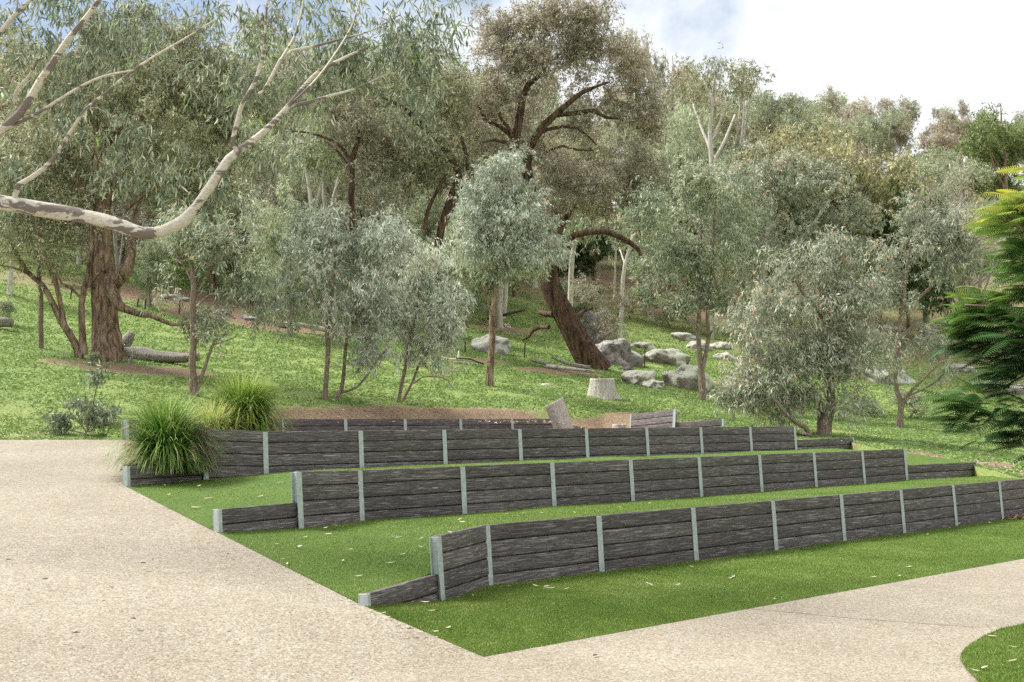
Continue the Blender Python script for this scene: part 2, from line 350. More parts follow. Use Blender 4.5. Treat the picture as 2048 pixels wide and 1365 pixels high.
# walls as (X, Y, top, sleepers) ; ground at the foot
B1 = [-1.815, -1.99, -2.01, -2.03, -2.05, -2.06, -2.06, -2.07, -2.06, -2.06, -2.06, -2.06, -2.06]   # a1l,a1,w1...
B2 = [-1.405, -1.456, -1.50, -1.513, -1.50, -1.52, -1.53, -1.53, -1.515, -1.52, -1.51, -1.53]       # a2l,a2,w2..., r2
B3 = [-1.035, -1.01, -.97, -.948, -.93, -.925, -.92, -.917, -.904, -.886, -.87, -.89]               # a3l,a3,w3..., r3

def catmull(Pn, step):
    Pn = np.asarray(Pn, float); n = len(Pn)
    if n == 2:
        k = max(2, int(np.linalg.norm(Pn[1][:3] - Pn[0][:3]) / step) + 1)
        t = np.linspace(0, 1, k)[:, None]; return Pn[0] * (1 - t) + Pn[1] * t
    E = np.vstack([2 * Pn[0] - Pn[1], Pn, 2 * Pn[-1] - Pn[-2]]); o = []
    for i in range(n - 1):
        p0, p1, p2, p3 = E[i:i + 4]
        k = max(1, int(np.linalg.norm((p2 - p1)[:3]) / step))
        for t in np.arange(k) / k:
            o.append(0.5 * ((2 * p1) + (-p0 + p2) * t + (2 * p0 - 5 * p1 + 4 * p2 - p3) * t * t + (-p0 + 3 * p1 - 3 * p2 + p3) * t ** 3))
    o.append(Pn[-1]); return np.array(o)
def interp_poly(Pn, k):
    Pn = np.asarray(Pn, float); s = np.linspace(0, len(Pn) - 1, (len(Pn) - 1) * k + 1)
    i = np.minimum(s.astype(int), len(Pn) - 2); t = (s - i)[:, None]
    return Pn[i] * (1 - t) + Pn[i + 1] * t
TURF = []
def ruled(A, B, k, nv, rough=0.012, crown=0.0, seed=0, vpow=1.0):
    a = interp_poly(A, k); b = interp_poly(B, k)
    v = np.linspace(0, 1, nv) ** vpow
    G = a[:, None, :] * (1 - v[None, :, None]) + b[:, None, :] * v[None, :, None]
    fade = np.clip(np.arange(G.shape[0]) / float(k), 0, 1)
    G[:, :, 2] += crown * np.sin(np.pi * v)[None, :] * fade[:, None]
    if rough:
        for i in range(G.shape[0]):
            for j in range(G.shape[1]):
                x, y, z = G[i, j]
                G[i, j, 2] += rough * mnoise.noise(Vector((x * .8 + seed, y * .8, 3.1))) * math.sin(math.pi * v[j]) * 2 * min(1, i / k)
    n0, n1 = G.shape[:2]
    idx = np.arange(n0 * n1).reshape(n0, n1)
    Q = np.stack([idx[:-1, :-1], idx[1:, :-1], idx[1:, 1:], idx[:-1, 1:]], -1).reshape(-1, 4)
    return G.reshape(-1, 3), Q
def z3(p, h): return (p[0], p[1], zz(h))
def off(p, d):   # shift a plan point towards the back of the terraces
    return (p[0] - .686 * d, p[1] + .728 * d)

# turf strips: in front of wall 1, terrace 1, terrace 2
n1 = len(w1)
fe = []                                     # front edge matched to wall 1 points
fe.append((*CORNER, zz(-2.098)))
corner3 = CORNER
topline = [a1l, a1] + w1
for i in range(1, len(topline)):
    p = np.array(topline[i]); s = max(0.0, float(np.dot(p - CORNER, FDIR)) + 0.25)
    q = CORNER + FDIR * s
    fe.append((q[0], q[1], zz(-2.098)))
def stripmesh(name, A, B, k, nv, **kw):
    V, Q = ruled(A, B, k, nv, **kw)
    me = mesh_np(name, V, Q, smooth=True); o = link(name, me, M['turf']); tag(o, kind='structure')
    TURF.append((V, Q)); return o
stripmesh('lawn', fe, [z3(p, b) for p, b in zip(topline, B1)], 10, 24, rough=.02, crown=0.03)
t1l = [a1l, a1, w1[0], w1[1], w1[2], w1[3], w1[4], w1[5], w1[6], w1[7], w1[8], w1[10]]
h1l = [-1.80, -1.70, -1.43] + [-1.37] * 9
t2u = [a2l, a2] + w2 + [r2]
stripmesh('terrace_lawn', [(*off(p, .06), zz(h)) for p, h in zip(t1l, h1l)], [z3(p, h) for p, h in zip(t2u, B2)], 10, 24, rough=.02, crown=.02, seed=4)
def eps(p, q, d=.12):
    v = norm(np.array(q) - np.array(p)) * d; return (p[0] + v[0], p[1] + v[1])
t2l = [a2l, a2] + w2 + [eps(w2[8], r2), r2]; h2l = [-1.39, -1.22, -.92] + [-.85] * 8 + [-1.18, -1.19]
t3u = [a3l, a3] + w3 + [eps(w3[8], r3), r3]
stripmesh('terrace_lawn', [(*off(p, .06), zz(h)) for p, h in zip(t2l, h2l)], [z3(p, h) for p, h in zip(t3u, B3[:-1] + [-.87, B3[-1]])], 10, 20, rough=.02, crown=.05, seed=9)
# top platform and the garden bed beside it
w4L = (-7.9, 24.0)
t4u = [w4L, (-7.4, 26.5), (-6.8, 28.8)] + w4 + [(3.0, 38.6), (4.0, 37.2), (5.0, 35.2)]
t3l = [a3l, a3] + w3 + [eps(w3[8], r3), (9.0, 32.4)]
h3l = [-.82, -.72, -.38] + [-.34] * 8 + [-.66, -.68]
V, Q = ruled([(*off(p, .06), zz(h)) for p, h in zip(t3l, h3l)], [(p[0], p[1], zz(-.5 if i else -.47)) for i, p in enumerate(t4u + [(5.6, 34.4)])], 8, 16, rough=.03)
o = link('mulched_platform', mesh_np('mulched_platform', V, Q, smooth=True), M['mulch']); tag(o, kind='structure'); PLAT = (V, Q)

# paving: ramp up the left side, front walk, and the wedge between them
def build_path():
    Vs, Qs, base = [], [], 0
    E = np.array([(x, y, zz(h)) for x, y, h in EDGE]); E = interp_poly(E, 6)
    outp = []
    n = len(E)
    for i, e_ in enumerate(E):
        t = i / (n - 1)
        d = norm(np.array((-.79, -.61)) * (1 - t) + np.array((-1.0, 0.0)) * t)
        outp.append((e_[0] + d[0] * 32, e_[1] + d[1] * 32, e_[2]))
    outp = np.array(outp)
    def add(A, B, m):
        nonlocal base
        v = np.linspace(0, 1, m); G = A[:, None, :] * (1 - v[None, :, None]) + B[:, None, :] * v[None, :, None]
        n0, n1_ = G.shape[:2]; idx = np.arange(n0 * n1_).reshape(n0, n1_) + base
        Q = np.stack([idx[:-1, :-1], idx[:-1, 1:], idx[1:, 1:], idx[1:, :-1]], -1).reshape(-1, 4)
        Vs.append(G.reshape(-1, 3)); Qs.append(Q); base += n0 * n1_
    add(E, outp, 12)
    z0 = zz(-2.10)
    A = np.array([(*(CORNER + FDIR * s), z0) for s in np.linspace(0, 40, 20)])
    A2 = A.copy(); A2[1:, 0] -= .2; A2[1:, 1] += .22; A2[:, 2] -= .003; add(A, A2, 2)
    B = A + np.array((.674 * 40, -.738 * 40, 0)); add(B, A, 8)
    ang = [math.atan2(-.61, -.79) % (2 * math.pi), math.atan2(-.738, .674) % (2 * math.pi)]
    ar = np.linspace(ang[0], ang[1], 12)
    C = np.array([(CORNER[0] + math.cos(a) * 32, CORNER[1] + math.sin(a) * 32, z0) for a in ar])
    D = np.repeat(np.array([[*CORNER, z0]]), 12, 0) + (C - np.array([*CORNER, z0])) * 1e-4
    add(D, C, 4)
    o = link('path', mesh_np('path', np.vstack(Vs), np.vstack(Qs)), M['path']); tag(o, kind='structure')
    return o
path = build_path()
def ground_pt(px, py, h=-2.10):
    d = P(px, py, 1.0) - np.array((0, 0, EYE)); t = h / d[2]
    return np.array((d[0] * t, d[1] * t, zz(h)))
def joint(pts, wid):
    V = []; Q = []
    for (a, b) in zip(pts[:-1], pts[1:]):
        a, b = np.array(a), np.array(b); d = norm(b - a); s = np.array((-d[1], d[0], 0)) * wid / 2; k = len(V)
        V += [a - s, b - s, b + s, a + s]; Q.append((k, k + 1, k + 2, k + 3))
    V = np.array(V); V[:, 2] += .004
    o = link('expansion_joint', mesh_np('expansion_joint', V, np.array(Q)), M['joint'], path)
joint([ground_pt(966, 1307), ground_pt(780, 1337), ground_pt(560, 1372), ground_pt(300, 1412)], .009)
joint([ground_pt(1478, 1216), ground_pt(1700, 1237), ground_pt(1960, 1256)], .009)

# small turf bed in the near right corner
def corner_bed():
    px = [(2048, 1251), (2000, 1262), (1968, 1276), (1940, 1292), (1924, 1308), (1920, 1322), (1930, 1340), (1955, 1365), (1990, 1392), (2040, 1425)]
    ring = [ground_pt(*p) for p in px]
    ring = [np.array((11.5, 18.0, zz(-2.1)))] + [np.array((8.5, 15.2, zz(-2.1)))] + ring + [np.array((6.5, 6.0, zz(-2.1))), np.array((12, 6, zz(-2.1))), np.array((15, 12, zz(-2.1)))]
    ring = catmull(ring, .25); c = np.array((8.0, 11.0, zz(-2.05)))
    v = np.linspace(0, 1, 30)
    G = ring[:, None, :] * (1 - v[None, :, None] * .999) + c * v[None, :, None] * .999
    G[:, :, 2] += .018 + .03 * np.sin(np.pi * v)[None]
    n0, n1_ = G.shape[:2]; idx = np.arange(n0 * n1_).reshape(n0, n1_)
    idx = np.vstack([idx, idx[:1]])
    Q = np.stack([idx[:-1, :-1], idx[:-1, 1:], idx[1:, 1:], idx[1:, :-1]], -1).reshape(-1, 4)
    V = G.reshape(-1, 3)
    o = link('garden_lawn', mesh_np('garden_lawn', V, Q, smooth=True), M['turf']); tag(o, kind='structure'); TURF.append((V, Q))
corner_bed()

# ---------------------------------------------------------------- hillside
DX = np.array([-60, 0, 13.8, 17.3, 20.8, 26.8, 35, 45, 60, 80, 110, 150, 250, 600])
DH = np.array([-3, -2.6, -1.3, -.78, -.42, .1, 1.85, 4.2, 8.2, 12.5, 18, 24, 33, 50])
RS = 0.17
def Hfar(x, y):
    r = np.hypot(x, y)
    d = -.686 * x + .728 * y
    h = np.interp(d, DX, DH)
    h = h + RS * np.clip(r - 70, 0, 110) * np.clip((x / np.maximum(y, 1) + .25) / .5, 0.0, 1.2)
    # shallow rolls
    h = h + 0.22 * np.sin(x * .21 + 1.3) * np.sin(y * .17 + .4) * np.clip((r - 34) / 20, 0, 1)
    return h
rb_ = [(-90, 7), (-40, 24), (-12, 24)] + [(-10.5, 24)] + t4u + [(5.6, 32.5)] + [off(p, .1) for p in w3[7:9]] + [off(r3, .1), (9.2, 28.6)] + [off(w2[8], .1), off(r2, .1)] + [off(p, .1) for p in w1[8:11]] + [(20, 33), (60, 60)]
rh_ = [-.3, -.47, -.47, -.47] + [-.47, -.4, -.2] + [-.16] * 6 + [-.48, -.48, -.45] + [-.32] + [-.32, -.64, -.70, -.85] + [-1.2, -1.24] + [-1.40, -1.45, -1.55] + [-1.9, -2.0]
az_ = np.array([math.atan2(p[0], p[1]) for p in rb_]); rr_ = np.array([math.hypot(*p) for p in rb_]); rh_ = np.array(rh_, float)
order = np.argsort(az_); az_, rr_, rh_ = az_[order], rr_[order], rh_[order]
def Hh(x, y):
    x = np.asarray(x, float); y = np.asarray(y, float)
    a = np.arctan2(x, y); r = np.hypot(x, y)
    rb = np.interp(a, az_, rr_); hb = np.interp(a, az_, rh_)
    deg = a * 57.2958; wdt = np.where((deg > -19) & (deg < 9), 1.1, 4.0)
    t = np.clip((r - rb) / wdt, 0, 1); t = t * t * (3 - 2 * t)
    h = hb * (1 - t) + Hfar(x, y) * t
    return h
# cut bank step behind the top wall
def hill_ray(px, py, r0=22.0, rmax=400.0):
    d = P(px, py, 1.0) - np.array((0, 0, EYE))
    t = np.geomspace(r0, rmax, 3000)
    z = d[2] * t; h = Hh(d[0] * t, t)
    k = np.nonzero(z < h)[0]
    if len(k) == 0: return None
    t = t[k[0]]
    return np.array((d[0] * t, t, EYE + float(Hh(d[0] * t, t))))
BARE = []
for (px, py, rp, ry, s) in [(300, 742, 130, 1.6, .8), (170, 728, 90, 1.3, .7), (520, 755, 60, 1, .35), (850, 836, 290, 1.3, .85), (590, 836, 100, 1.0, .75), (1230, 846, 120, 1.5, .9), (1080, 846, 100, 1.5, .9),
        (1120, 744, 110, 1.6, .8), (950, 722, 90, 1.4, .7), (1010, 660, 90, 2.5, .7), (600, 655, 130, 3, .9), (440, 630, 120, 3, .8), (480, 605, 260, 4, .8), (1660, 862, 110, 2, .45), (1570, 850, 90, 2, .4),
        (1500, 700, 60, 3, .5), (1350, 620, 110, 6, .9), (1980, 930, 60, 1, .9), (2040, 950, 60, 1, .9), (1850, 912, 60, .8, .8), (1740, 893, 50, .8, .6), (1870, 700, 90, 4, .6), (1340, 560, 160, 8, .8),
        (120, 565, 160, 5, .6), (330, 590, 160, 4, .8), (60, 872, 60, .5, .5), (1290, 735, 60, 2, .4), (1850, 805, 50, 1.5, .6), (900, 640, 160, 3, .5), (1800, 868, 45, 1.2, .4), (660, 800, 40, 1, .4), (1180, 560, 120, 6, .8)]:
    g = hill_ray(px, py)
    if g is not None: BARE.append((g[0], g[1], rp * pxm(g[1]), ry, s))
def bare(x, y):
    b = np.zeros_like(x)
    for (cx, cy, r, ry, s) in BARE:
        u_ = (x - cx) * .74 + (y - cy) * .673; v_ = -(x - cx) * .673 + (y - cy) * .74
        q = (u_ / (r / .74)) ** 2 + (v_ / (ry * .62)) ** 2
        b = np.maximum(b, s * np.clip(1.35 - q, 0, 1))
    r = np.hypot(x, y); b = np.maximum(b, np.clip((r - 62) / 30, 0, .62))
    # eroded bank behind the top wall and the gap beside it
    a = np.arctan2(x, y) * 57.2958; e_ = r - np.interp(np.radians(a), az_, rr_)
    b = np.maximum(b, np.where((a > -13) & (a < 9), np.clip(1.05 - e_ * .8, 0, 1), 0))
    return b
def build_hill():
    na, nr = 420, 190
    aa = np.concatenate([np.linspace(-1.45, -.46, 60, endpoint=False), np.linspace(-.46, .50, na - 90, endpoint=False), np.linspace(.50, 1.2, 30)])
    t = np.linspace(0, 1, nr)
    rb = np.interp(aa, az_, rr_)
    R = rb[:, None] + (np.expm1(t * 4.2) / math.expm1(4.2))[None, :] * (420 - rb[:, None])
    X = R * np.sin(aa)[:, None]; Y = R * np.cos(aa)[:, None]; H = Hh(X, Y)
    Z = np.zeros_like(H)
    for i in range(X.shape[0]):
        for j in range(X.shape[1]):
            if R[i, j] < 120: Z[i, j] = .05 * mnoise.noise(Vector((X[i, j] * .9, Y[i, j] * .9, 0))) + .03 * mnoise.noise(Vector((X[i, j] * 3.1, Y[i, j] * 3.1, 5)))
    k = np.clip((R - rb[:, None]) / 1.0, 0, 1)
    V = np.stack([X, Y, H + EYE + Z * k], -1)
    sk = V[:, :1].copy(); sk[..., 2] -= .9; V = np.concatenate([sk, V], 1)
    X = np.concatenate([X[:, :1], X], 1); Y = np.concatenate([Y[:, :1], Y], 1)
    n0, n1_ = V.shape[:2]; idx = np.arange(n0 * n1_).reshape(n0, n1_)
    Q = np.stack([idx[:-1, :-1], idx[1:, :-1], idx[1:, 1:], idx[:-1, 1:]], -1).reshape(-1, 4)
    b = bare(X, Y).ravel()
    o = link('hillside', mesh_np('hillside', V.reshape(-1, 3), Q, {'bare': ('POINT', b)}, smooth=True), M['hill']); tag(o, kind='structure')
build_hill()
# wide base sheet under everything, to the horizon
me = mesh_np('ground', np.array([(-900, -300, -1.2), (900, -300, -1.2), (900, 1500, -1.2), (-900, 1500, -1.2)]), np.array([(0, 1, 2, 3)]), {'bare': ('POINT', np.zeros(4))})
tag(link('ground', me, M['hill']), kind='structure')

# ---------------------------------------------------------------- retaining walls
BAT = math.atan(0.075)
def box_bm(x0, x1, y0, y1, z0, z1, bev=0.0, seg=2):
    bm = bmesh.new()
    bmesh.ops.create_cube(bm, size=1.0)
    for v in bm.verts:
        v.co = Vector(((x0 + x1) / 2 + v.co.x * (x1 - x0), (y0 + y1) / 2 + v.co.y * (y1 - y0), (z0 + z1) / 2 + v.co.z * (z1 - z0)))
    if bev: bmesh.ops.bevel(bm, geom=bm.edges[:], offset=bev, segments=seg, profile=.6, affect='EDGES')
    return bm
def bm_mesh(name, bm, smooth=False):
    me = bpy.data.meshes.new(name); bm.to_mesh(me); bm.free()
    if smooth: me.polygons.foreach_set('use_smooth', [True] * len(me.polygons))
    return me
SH, ST = 0.2, 0.08
def wall(label, pts, tops, nsl, endL='H', endR='H', rng=None):
    """pts plan points; tops per panel (left, right); nsl sleepers per panel"""
    rng = rng or random.Random(1)
    root = empty('retaining_wall', (pts[0][0], pts[0][1], tops[0][0] - nsl[0] * SH)); tag(root, label, 'retaining wall', 'sleeper retaining walls of the terraces')
    R0 = Vector(root.location)
    for i in range(len(pts) - 1):
        a, b = Vector((*pts[i], 0)), Vector((*pts[i + 1], 0)); d = (b - a); Lh = d.length; d.normalize()
        back = Vector((-d.y, d.x, 0))
        tl, tr = tops[i]
        tilt = math.atan2(tr - tl, Lh)
        Mx = Matrix(((d.x, back.x, 0, 0), (d.y, back.y, 0, 0), (0, 0, 1, 0), (0, 0, 0, 1)))
        bm = box_bm(.012, Lh - .012, -ST / 2, ST / 2, -SH + .007, -.007, .013)
        tn = bm_mesh('t', box_bm(.02, Lh - .02, -.004, .032, -SH - .013, -.02)); bm.from_mesh(tn); bpy.data.meshes.remove(tn)
        me = bm_mesh('sleeper', bm, True)
        # slight unevenness of the cast faces
        for v in me.vertices: v.co.y += 0.0
        for k in range(nsl[i]):
            o = link('sleeper', me, M['sleeper'], root)
            jit = rng.uniform(-.003, .003)
            o.matrix_local = Matrix.Translation(Vector((a.x, a.y, tl)) - R0) @ Mx @ Matrix.Rotation(-tilt, 4, 'Y') @ Matrix.Rotation(-BAT, 4, 'X') @ Matrix.Translation(Vector((0, jit, -k * SH + rng.uniform(-.0015, .0015))))
    for i in range(len(pts)):
        ds = []
        if i > 0: ds.append((Vector((*pts[i], 0)) - Vector((*pts[i - 1], 0))).normalized())
        if i < len(pts) - 1: ds.append((Vector((*pts[i + 1], 0)) - Vector((*pts[i], 0))).normalized())
        d = sum(ds, Vector()).normalized(); back = Vector((-d.y, d.x, 0))
        cand = []
        if i > 0: cand.append((tops[i - 1][1], nsl[i - 1]))
        if i < len(pts) - 1: cand.append((tops[i][0], nsl[i]))
        top, ns = max(cand); Hh_ = ns * SH + .1
        fw, ft, yd = .05, .008, ST / 2 + .004
        bm = bmesh.new()
        kind = endL if i == 0 else endR if i == len(pts) - 1 else 'H'
        x0, x1 = -fw, fw
        if kind == 'C' and i == 0: x0, x1 = -.008, fw
        if kind == 'C' and i > 0: x0, x1 = -fw, .008
        parts = [(x0, x1, -yd - ft, -yd), (x0, x1, yd, yd + ft), (-.006, .006, -yd, yd)]
        for (xa, xb, ya, yb) in parts:
            c = box_bm(xa, xb, ya, yb, -Hh_, -.018 + (0.012 if kind == 'C' else 0), .0015, 1)
            tmp = bm_mesh('t', c); bm.from_mesh(tmp); bpy.data.meshes.remove(tmp)
        me = bm_mesh('post', bm)
        Mx = Matrix(((d.x, back.x, 0, 0), (d.y, back.y, 0, 0), (0, 0, 1, 0), (0, 0, 0, 1)))
        o = link('post', me, M['galv'], root)
        o.matrix_local = Matrix.Translation(Vector((pts[i][0], pts[i][1], top)) - R0) @ Mx @ Matrix.Rotation(-BAT, 4, 'X')
    return root
rg = random.Random(7)
wall('lowest and nearest sleeper wall, bending at its left end to one low sleeper',
     [a1l, a1] + w1, [(T1 - .41, T1 - .41)] + [(T1, T1)] * 11, [3] + [5] * 11, 'C', 'H', rg)
wall('second sleeper wall up from the paving, tall between two low ends',
     [a2l, a2] + w2 + [r2], [(T2 - .365, T2 - .36)] + [(T2 + .05, T2)] + [(T2, T2)] * 8 + [(T2 - .39, T2 - .39)], [3] + [5] * 9 + [3], 'C', 'C', rg)
wall('third sleeper wall up, running right from the strappy green tussocks',
     [a3l, a3] + w3 + [r3], [(T3 - .50, T3 - .50)] + [(T3 + .055, T3)] + [(T3, T3)] * 8 + [(T3 - .36, T3 - .33)], [3] + [5] * 9 + [3], 'C', 'C', rg)
wall('highest wall at the back, only its top sleepers showing, ending at the leaning cut log',
     [w4L, (-7.4, 26.5), (-6.8, 28.8)] + w4, [(T4, T4)] * 8, [4] * 8, 'H', 'H', rg)
wall('short far sleeper wall right of the leaning cut log, one tall and one low panel',
     [(XP(1265, 37.5), 37.5), (XP(1352, 35), 35), (XP(1449, 34.2), 34.2)], [(P(1265, 829, 37.5)[2], P(1352, 818.5, 35)[2]), (P(1357, 845, 35)[2], P(1449, 838, 34.2)[2])], [4, 3], 'H', 'C', rg)

# ---------------------------------------------------------------- scattered small blades
RNG = np.random.default_rng(11)
def scatter(V, Q, n, power=2.0, rmax=60, frust=True):
    a, b, c, d = (V[Q[:, i]] for i in range(4))
    ctr = (a + b + c + d) / 4; ar = np.linalg.norm(np.cross(c - a, d - b), axis=1) / 2
    r = np.linalg.norm(ctr - np.array((0, 0, EYE)), axis=1)
    wgt = ar / np.maximum(r, 6) ** power
    inside = (np.abs(ctr[:, 0] / np.maximum(ctr[:, 1], .1)) < .52) & (ctr[:, 1] > 5) & (r < rmax)
    wgt = wgt * inside
    if wgt.sum() == 0: return np.zeros((0, 3))
    f = RNG.choice(len(Q), n, p=wgt / wgt.sum()); u = RNG.random((n, 1)); v = RNG.random((n, 1))
    return (a[f] * (1 - u) + b[f] * u) * (1 - v) + (d[f] * (1 - u) + c[f] * u) * v
def tri_blades(pts, h, wd, lean=.5):
    n = len(pts); r = np.linalg.norm(pts, axis=1)
    az = RNG.random(n) * 6.283; s = np.stack([np.cos(az), np.sin(az), np.zeros(n)], 1)
    up = norm(np.stack([RNG.normal(0, lean, n), RNG.normal(0, lean, n), np.ones(n)], 1))
    hh = (h * (.5 + .8 * RNG.random(n)))[:, None]; ww = (wd * (.7 + .6 * RNG.random(n)))[:, None]
    V = np.stack([pts - s * ww / 2, pts + s * ww / 2, pts + up * hh], 1).reshape(-1, 3)
    return V, np.arange(3 * n).reshape(-1, 3)
tot = sum(len(q) for _, q in TURF)
Vs, Qs, As, b0 = [], [], [], 0
for (V, Q), cnt in zip(TURF, (330000, 110000, 40000, 50000)):
    p = scatter(V, Q, cnt); v, q = tri_blades(p, .022, .006, .55)
    Vs.append(v); Qs.append(q + b0); b0 += len(v)
    pn = np.array([mnoise.noise(Vector((a_ * .9, b_ * .9, 1.5))) + .6 * mnoise.noise(Vector((a_ * 3.3, b_ * 3.3, 7))) for a_, b_ in p[:, :2]])
    As.append(np.clip(RNG.normal(.5, .2, len(q)) + pn * .32, 0, 1))
o = link('turf_fibres', mesh_np('turf_fibres', np.vstack(Vs), np.vstack(Qs), {'v': ('FACE', np.concatenate(As))}), M['turf_blade'])
tag(o, kind='stuff', label='short synthetic turf fibres covering the lawns')

def grass_cover(n):
    a = RNG.uniform(-.47, .50, n * 2); rb = np.interp(a, az_, rr_)
    t = RNG.random(n * 2); r = rb * np.exp(t * np.log(95 / rb))
    x, y = r * np.sin(a), r * np.cos(a); b = bare(x, y)
    nz_ = np.array([mnoise.noise(Vector((xx * .8, yy * .8, 2))) for xx, yy in zip(x[::1], y[::1])])
    keep = (b + nz_ * .5 < .5)
    x, y, r, nz_ = x[keep][:n], y[keep][:n], r[keep][:n], nz_[keep][:n]
    p = np.stack([x, y, Hh(x, y) + EYE - .01], 1)
    sc_ = (r / 40) ** .5
    m = len(p); az = RNG.random(m) * 6.283; s = np.stack([np.cos(az), np.sin(az), np.zeros(m)], 1)
    up = norm(np.stack([RNG.normal(0, .8, m), RNG.normal(0, .8, m), np.ones(m)], 1))
    hh = (.066 * sc_ * (.4 + .9 * RNG.random(m)) * (1 + .8 * np.clip(nz_, -.5, 1)))[:, None]; ww = (.036 * sc_ * (.6 + .8 * RNG.random(m)))[:, None]
    V = np.stack([p - s * ww * .3, p + up * hh * .6 - s * ww, p + up * hh, p + up * hh * .6 + s * ww], 1).reshape(-1, 3)
    at = np.clip(RNG.normal(.48, .2, m) + nz_ * .35, 0, 1)
    o = link('paddock_grass', mesh_np('paddock_grass', V, np.arange(4 * m).reshape(-1, 4), {'v': ('FACE', at)}), M['grass_blade'])
    tag(o, kind='stuff', label='bright green grass and clover growing over the paddock')
grass_cover(330000)

# ---------------------------------------------------------------- tree kit
def tubes(polys, cap=True, smin=3, smax=12, wob=0.0, seed=0):
    Vs, Qs, b = [], [], 0
    rs = np.random.default_rng(seed)
    for pts, rad in polys:
        n = len(pts)
        if n < 2: continue
        R = float(rad.max()); k = smin if R < .02 else 5 if R < .05 else 8 if R < .15 else smax
        T = norm(np.gradient(pts, axis=0))
        ref = np.array((0.3, 1.0, 0.1)) if abs(T[0] @ np.array((0.3, 1, .1))) < .9 else np.array((1.0, 0, 0))
        S = norm(np.cross(T, ref)); B = np.cross(T, S)
        a = np.arange(k) / k * 2 * np.pi
        rr = rad[:, None] * np.ones((1, k))
        if wob and R > .05:
            ph = rs.random(3) * 6
            rr = rr * (1 + wob * (.6 * np.sin(a * 3 + ph[0] + np.arange(n)[:, None] * .25) + .4 * np.sin(a * 5 + ph[1]) + .5 * rs.normal(0, 1, (n, k)) * .4))
        ring = pts[:, None, :] + rr[:, :, None] * (np.cos(a)[None, :, None] * S[:, None, :] + np.sin(a)[None, :, None] * B[:, None, :])
        idx = np.arange(n * k).reshape(n, k) + b
        nx = np.roll(idx, -1, 1)
        Qs.append(np.stack([idx[:-1], nx[:-1], nx[1:], idx[1:]], -1).reshape(-1, 4))
        Vs.append(ring.reshape(-1, 3)); b += n * k
        if R > .03:
            for e_, fl in ((0, 1), (n - 1, 0)):
                Vs.append(pts[e_][None] + (T[e_] * rad[e_] * (.2 if not fl else -.1))[None]); c = b; b += 1
                i0 = idx[e_]; j0 = nx[e_]
                q = np.stack([i0, j0, np.full(k, c), np.full(k, c)], -1)
                Qs.append(q if 0 else np.stack([i0, j0, np.full(k, c), i0], -1)[:, [0, 1, 2, 3]])
    return np.vstack(Vs), np.vstack(Qs)
def tubes_mesh(name, polys, **kw):
    V, Q = tubes(polys, **kw)
    me = bpy.data.meshes.new(name)
    tri = (Q[:, 0] == Q[:, 3])
    m4, m3 = Q[~tri], Q[tri][:, :3]
    loops = np.concatenate([m4.ravel(), m3.ravel()]).astype(np.int32)
    tots = np.concatenate([np.full(len(m4), 4), np.full(len(m3), 3)]).astype(np.int32)
    me.vertices.add(len(V)); me.vertices.foreach_set('co', V.astype(np.float32).ravel())
    me.loops.add(len(loops)); me.loops.foreach_set('vertex_index', loops)
    me.polygons.add(len(tots)); me.polygons.foreach_set('loop_start', (np.cumsum(tots) - tots).astype(np.int32))
    me.polygons.foreach_set('loop_total', tots); me.polygons.foreach_set('use_smooth', np.ones(len(tots), bool))
    me.update(calc_edges=True); return me
def grow(limbs, targets, rs, attach_from=0.0, tw=.009, bow=.08):
    """limbs: list of (pts, rad). Every target is joined to the nearest wood by a curved twig."""
    P0 = np.vstack([p[int(len(p) * (attach_from if i == 0 else 0)):] for i, (p, r) in enumerate(limbs)])
    R0 = np.concatenate([r[int(len(p) * (attach_from if i == 0 else 0)):] for i, (p, r) in enumerate(limbs)])
    cap_ = len(P0) + 4 * len(targets) + 10
    NP_ = np.zeros((cap_, 3)); NR = np.zeros(cap_); n = len(P0); NP_[:n] = P0; NR[:n] = R0
    d0 = np.array([np.min(np.sum((P0 - t) ** 2, 1)) for t in targets]); outp = []
    for ti in np.argsort(d0):
        t = targets[ti]; dv = NP_[:n] - t; d = np.sqrt(np.sum(dv * dv, 1)) + np.clip(dv[:, 2], 0, None) * .6
        i = int(np.argmin(d)); p = NP_[i]; L_ = float(np.linalg.norm(t - p))
        if L_ < .08: continue
        r0 = min(NR[i] * .75, tw * .6 + tw * L_); r1 = max(.0035, r0 * .35)
        j = rs.normal(0, .09 * L_, (2, 3)); j[:, 2] += bow * L_
        q = np.array([p, p + (t - p) * .35 + j[0], p + (t - p) * .7 + j[1], t])
        rr = np.linspace(r0, r1, 4); outp.append((q, rr))
        NP_[n:n + 3] = q[1:]; NR[n:n + 3] = rr[1:]; n += 3
    return outp
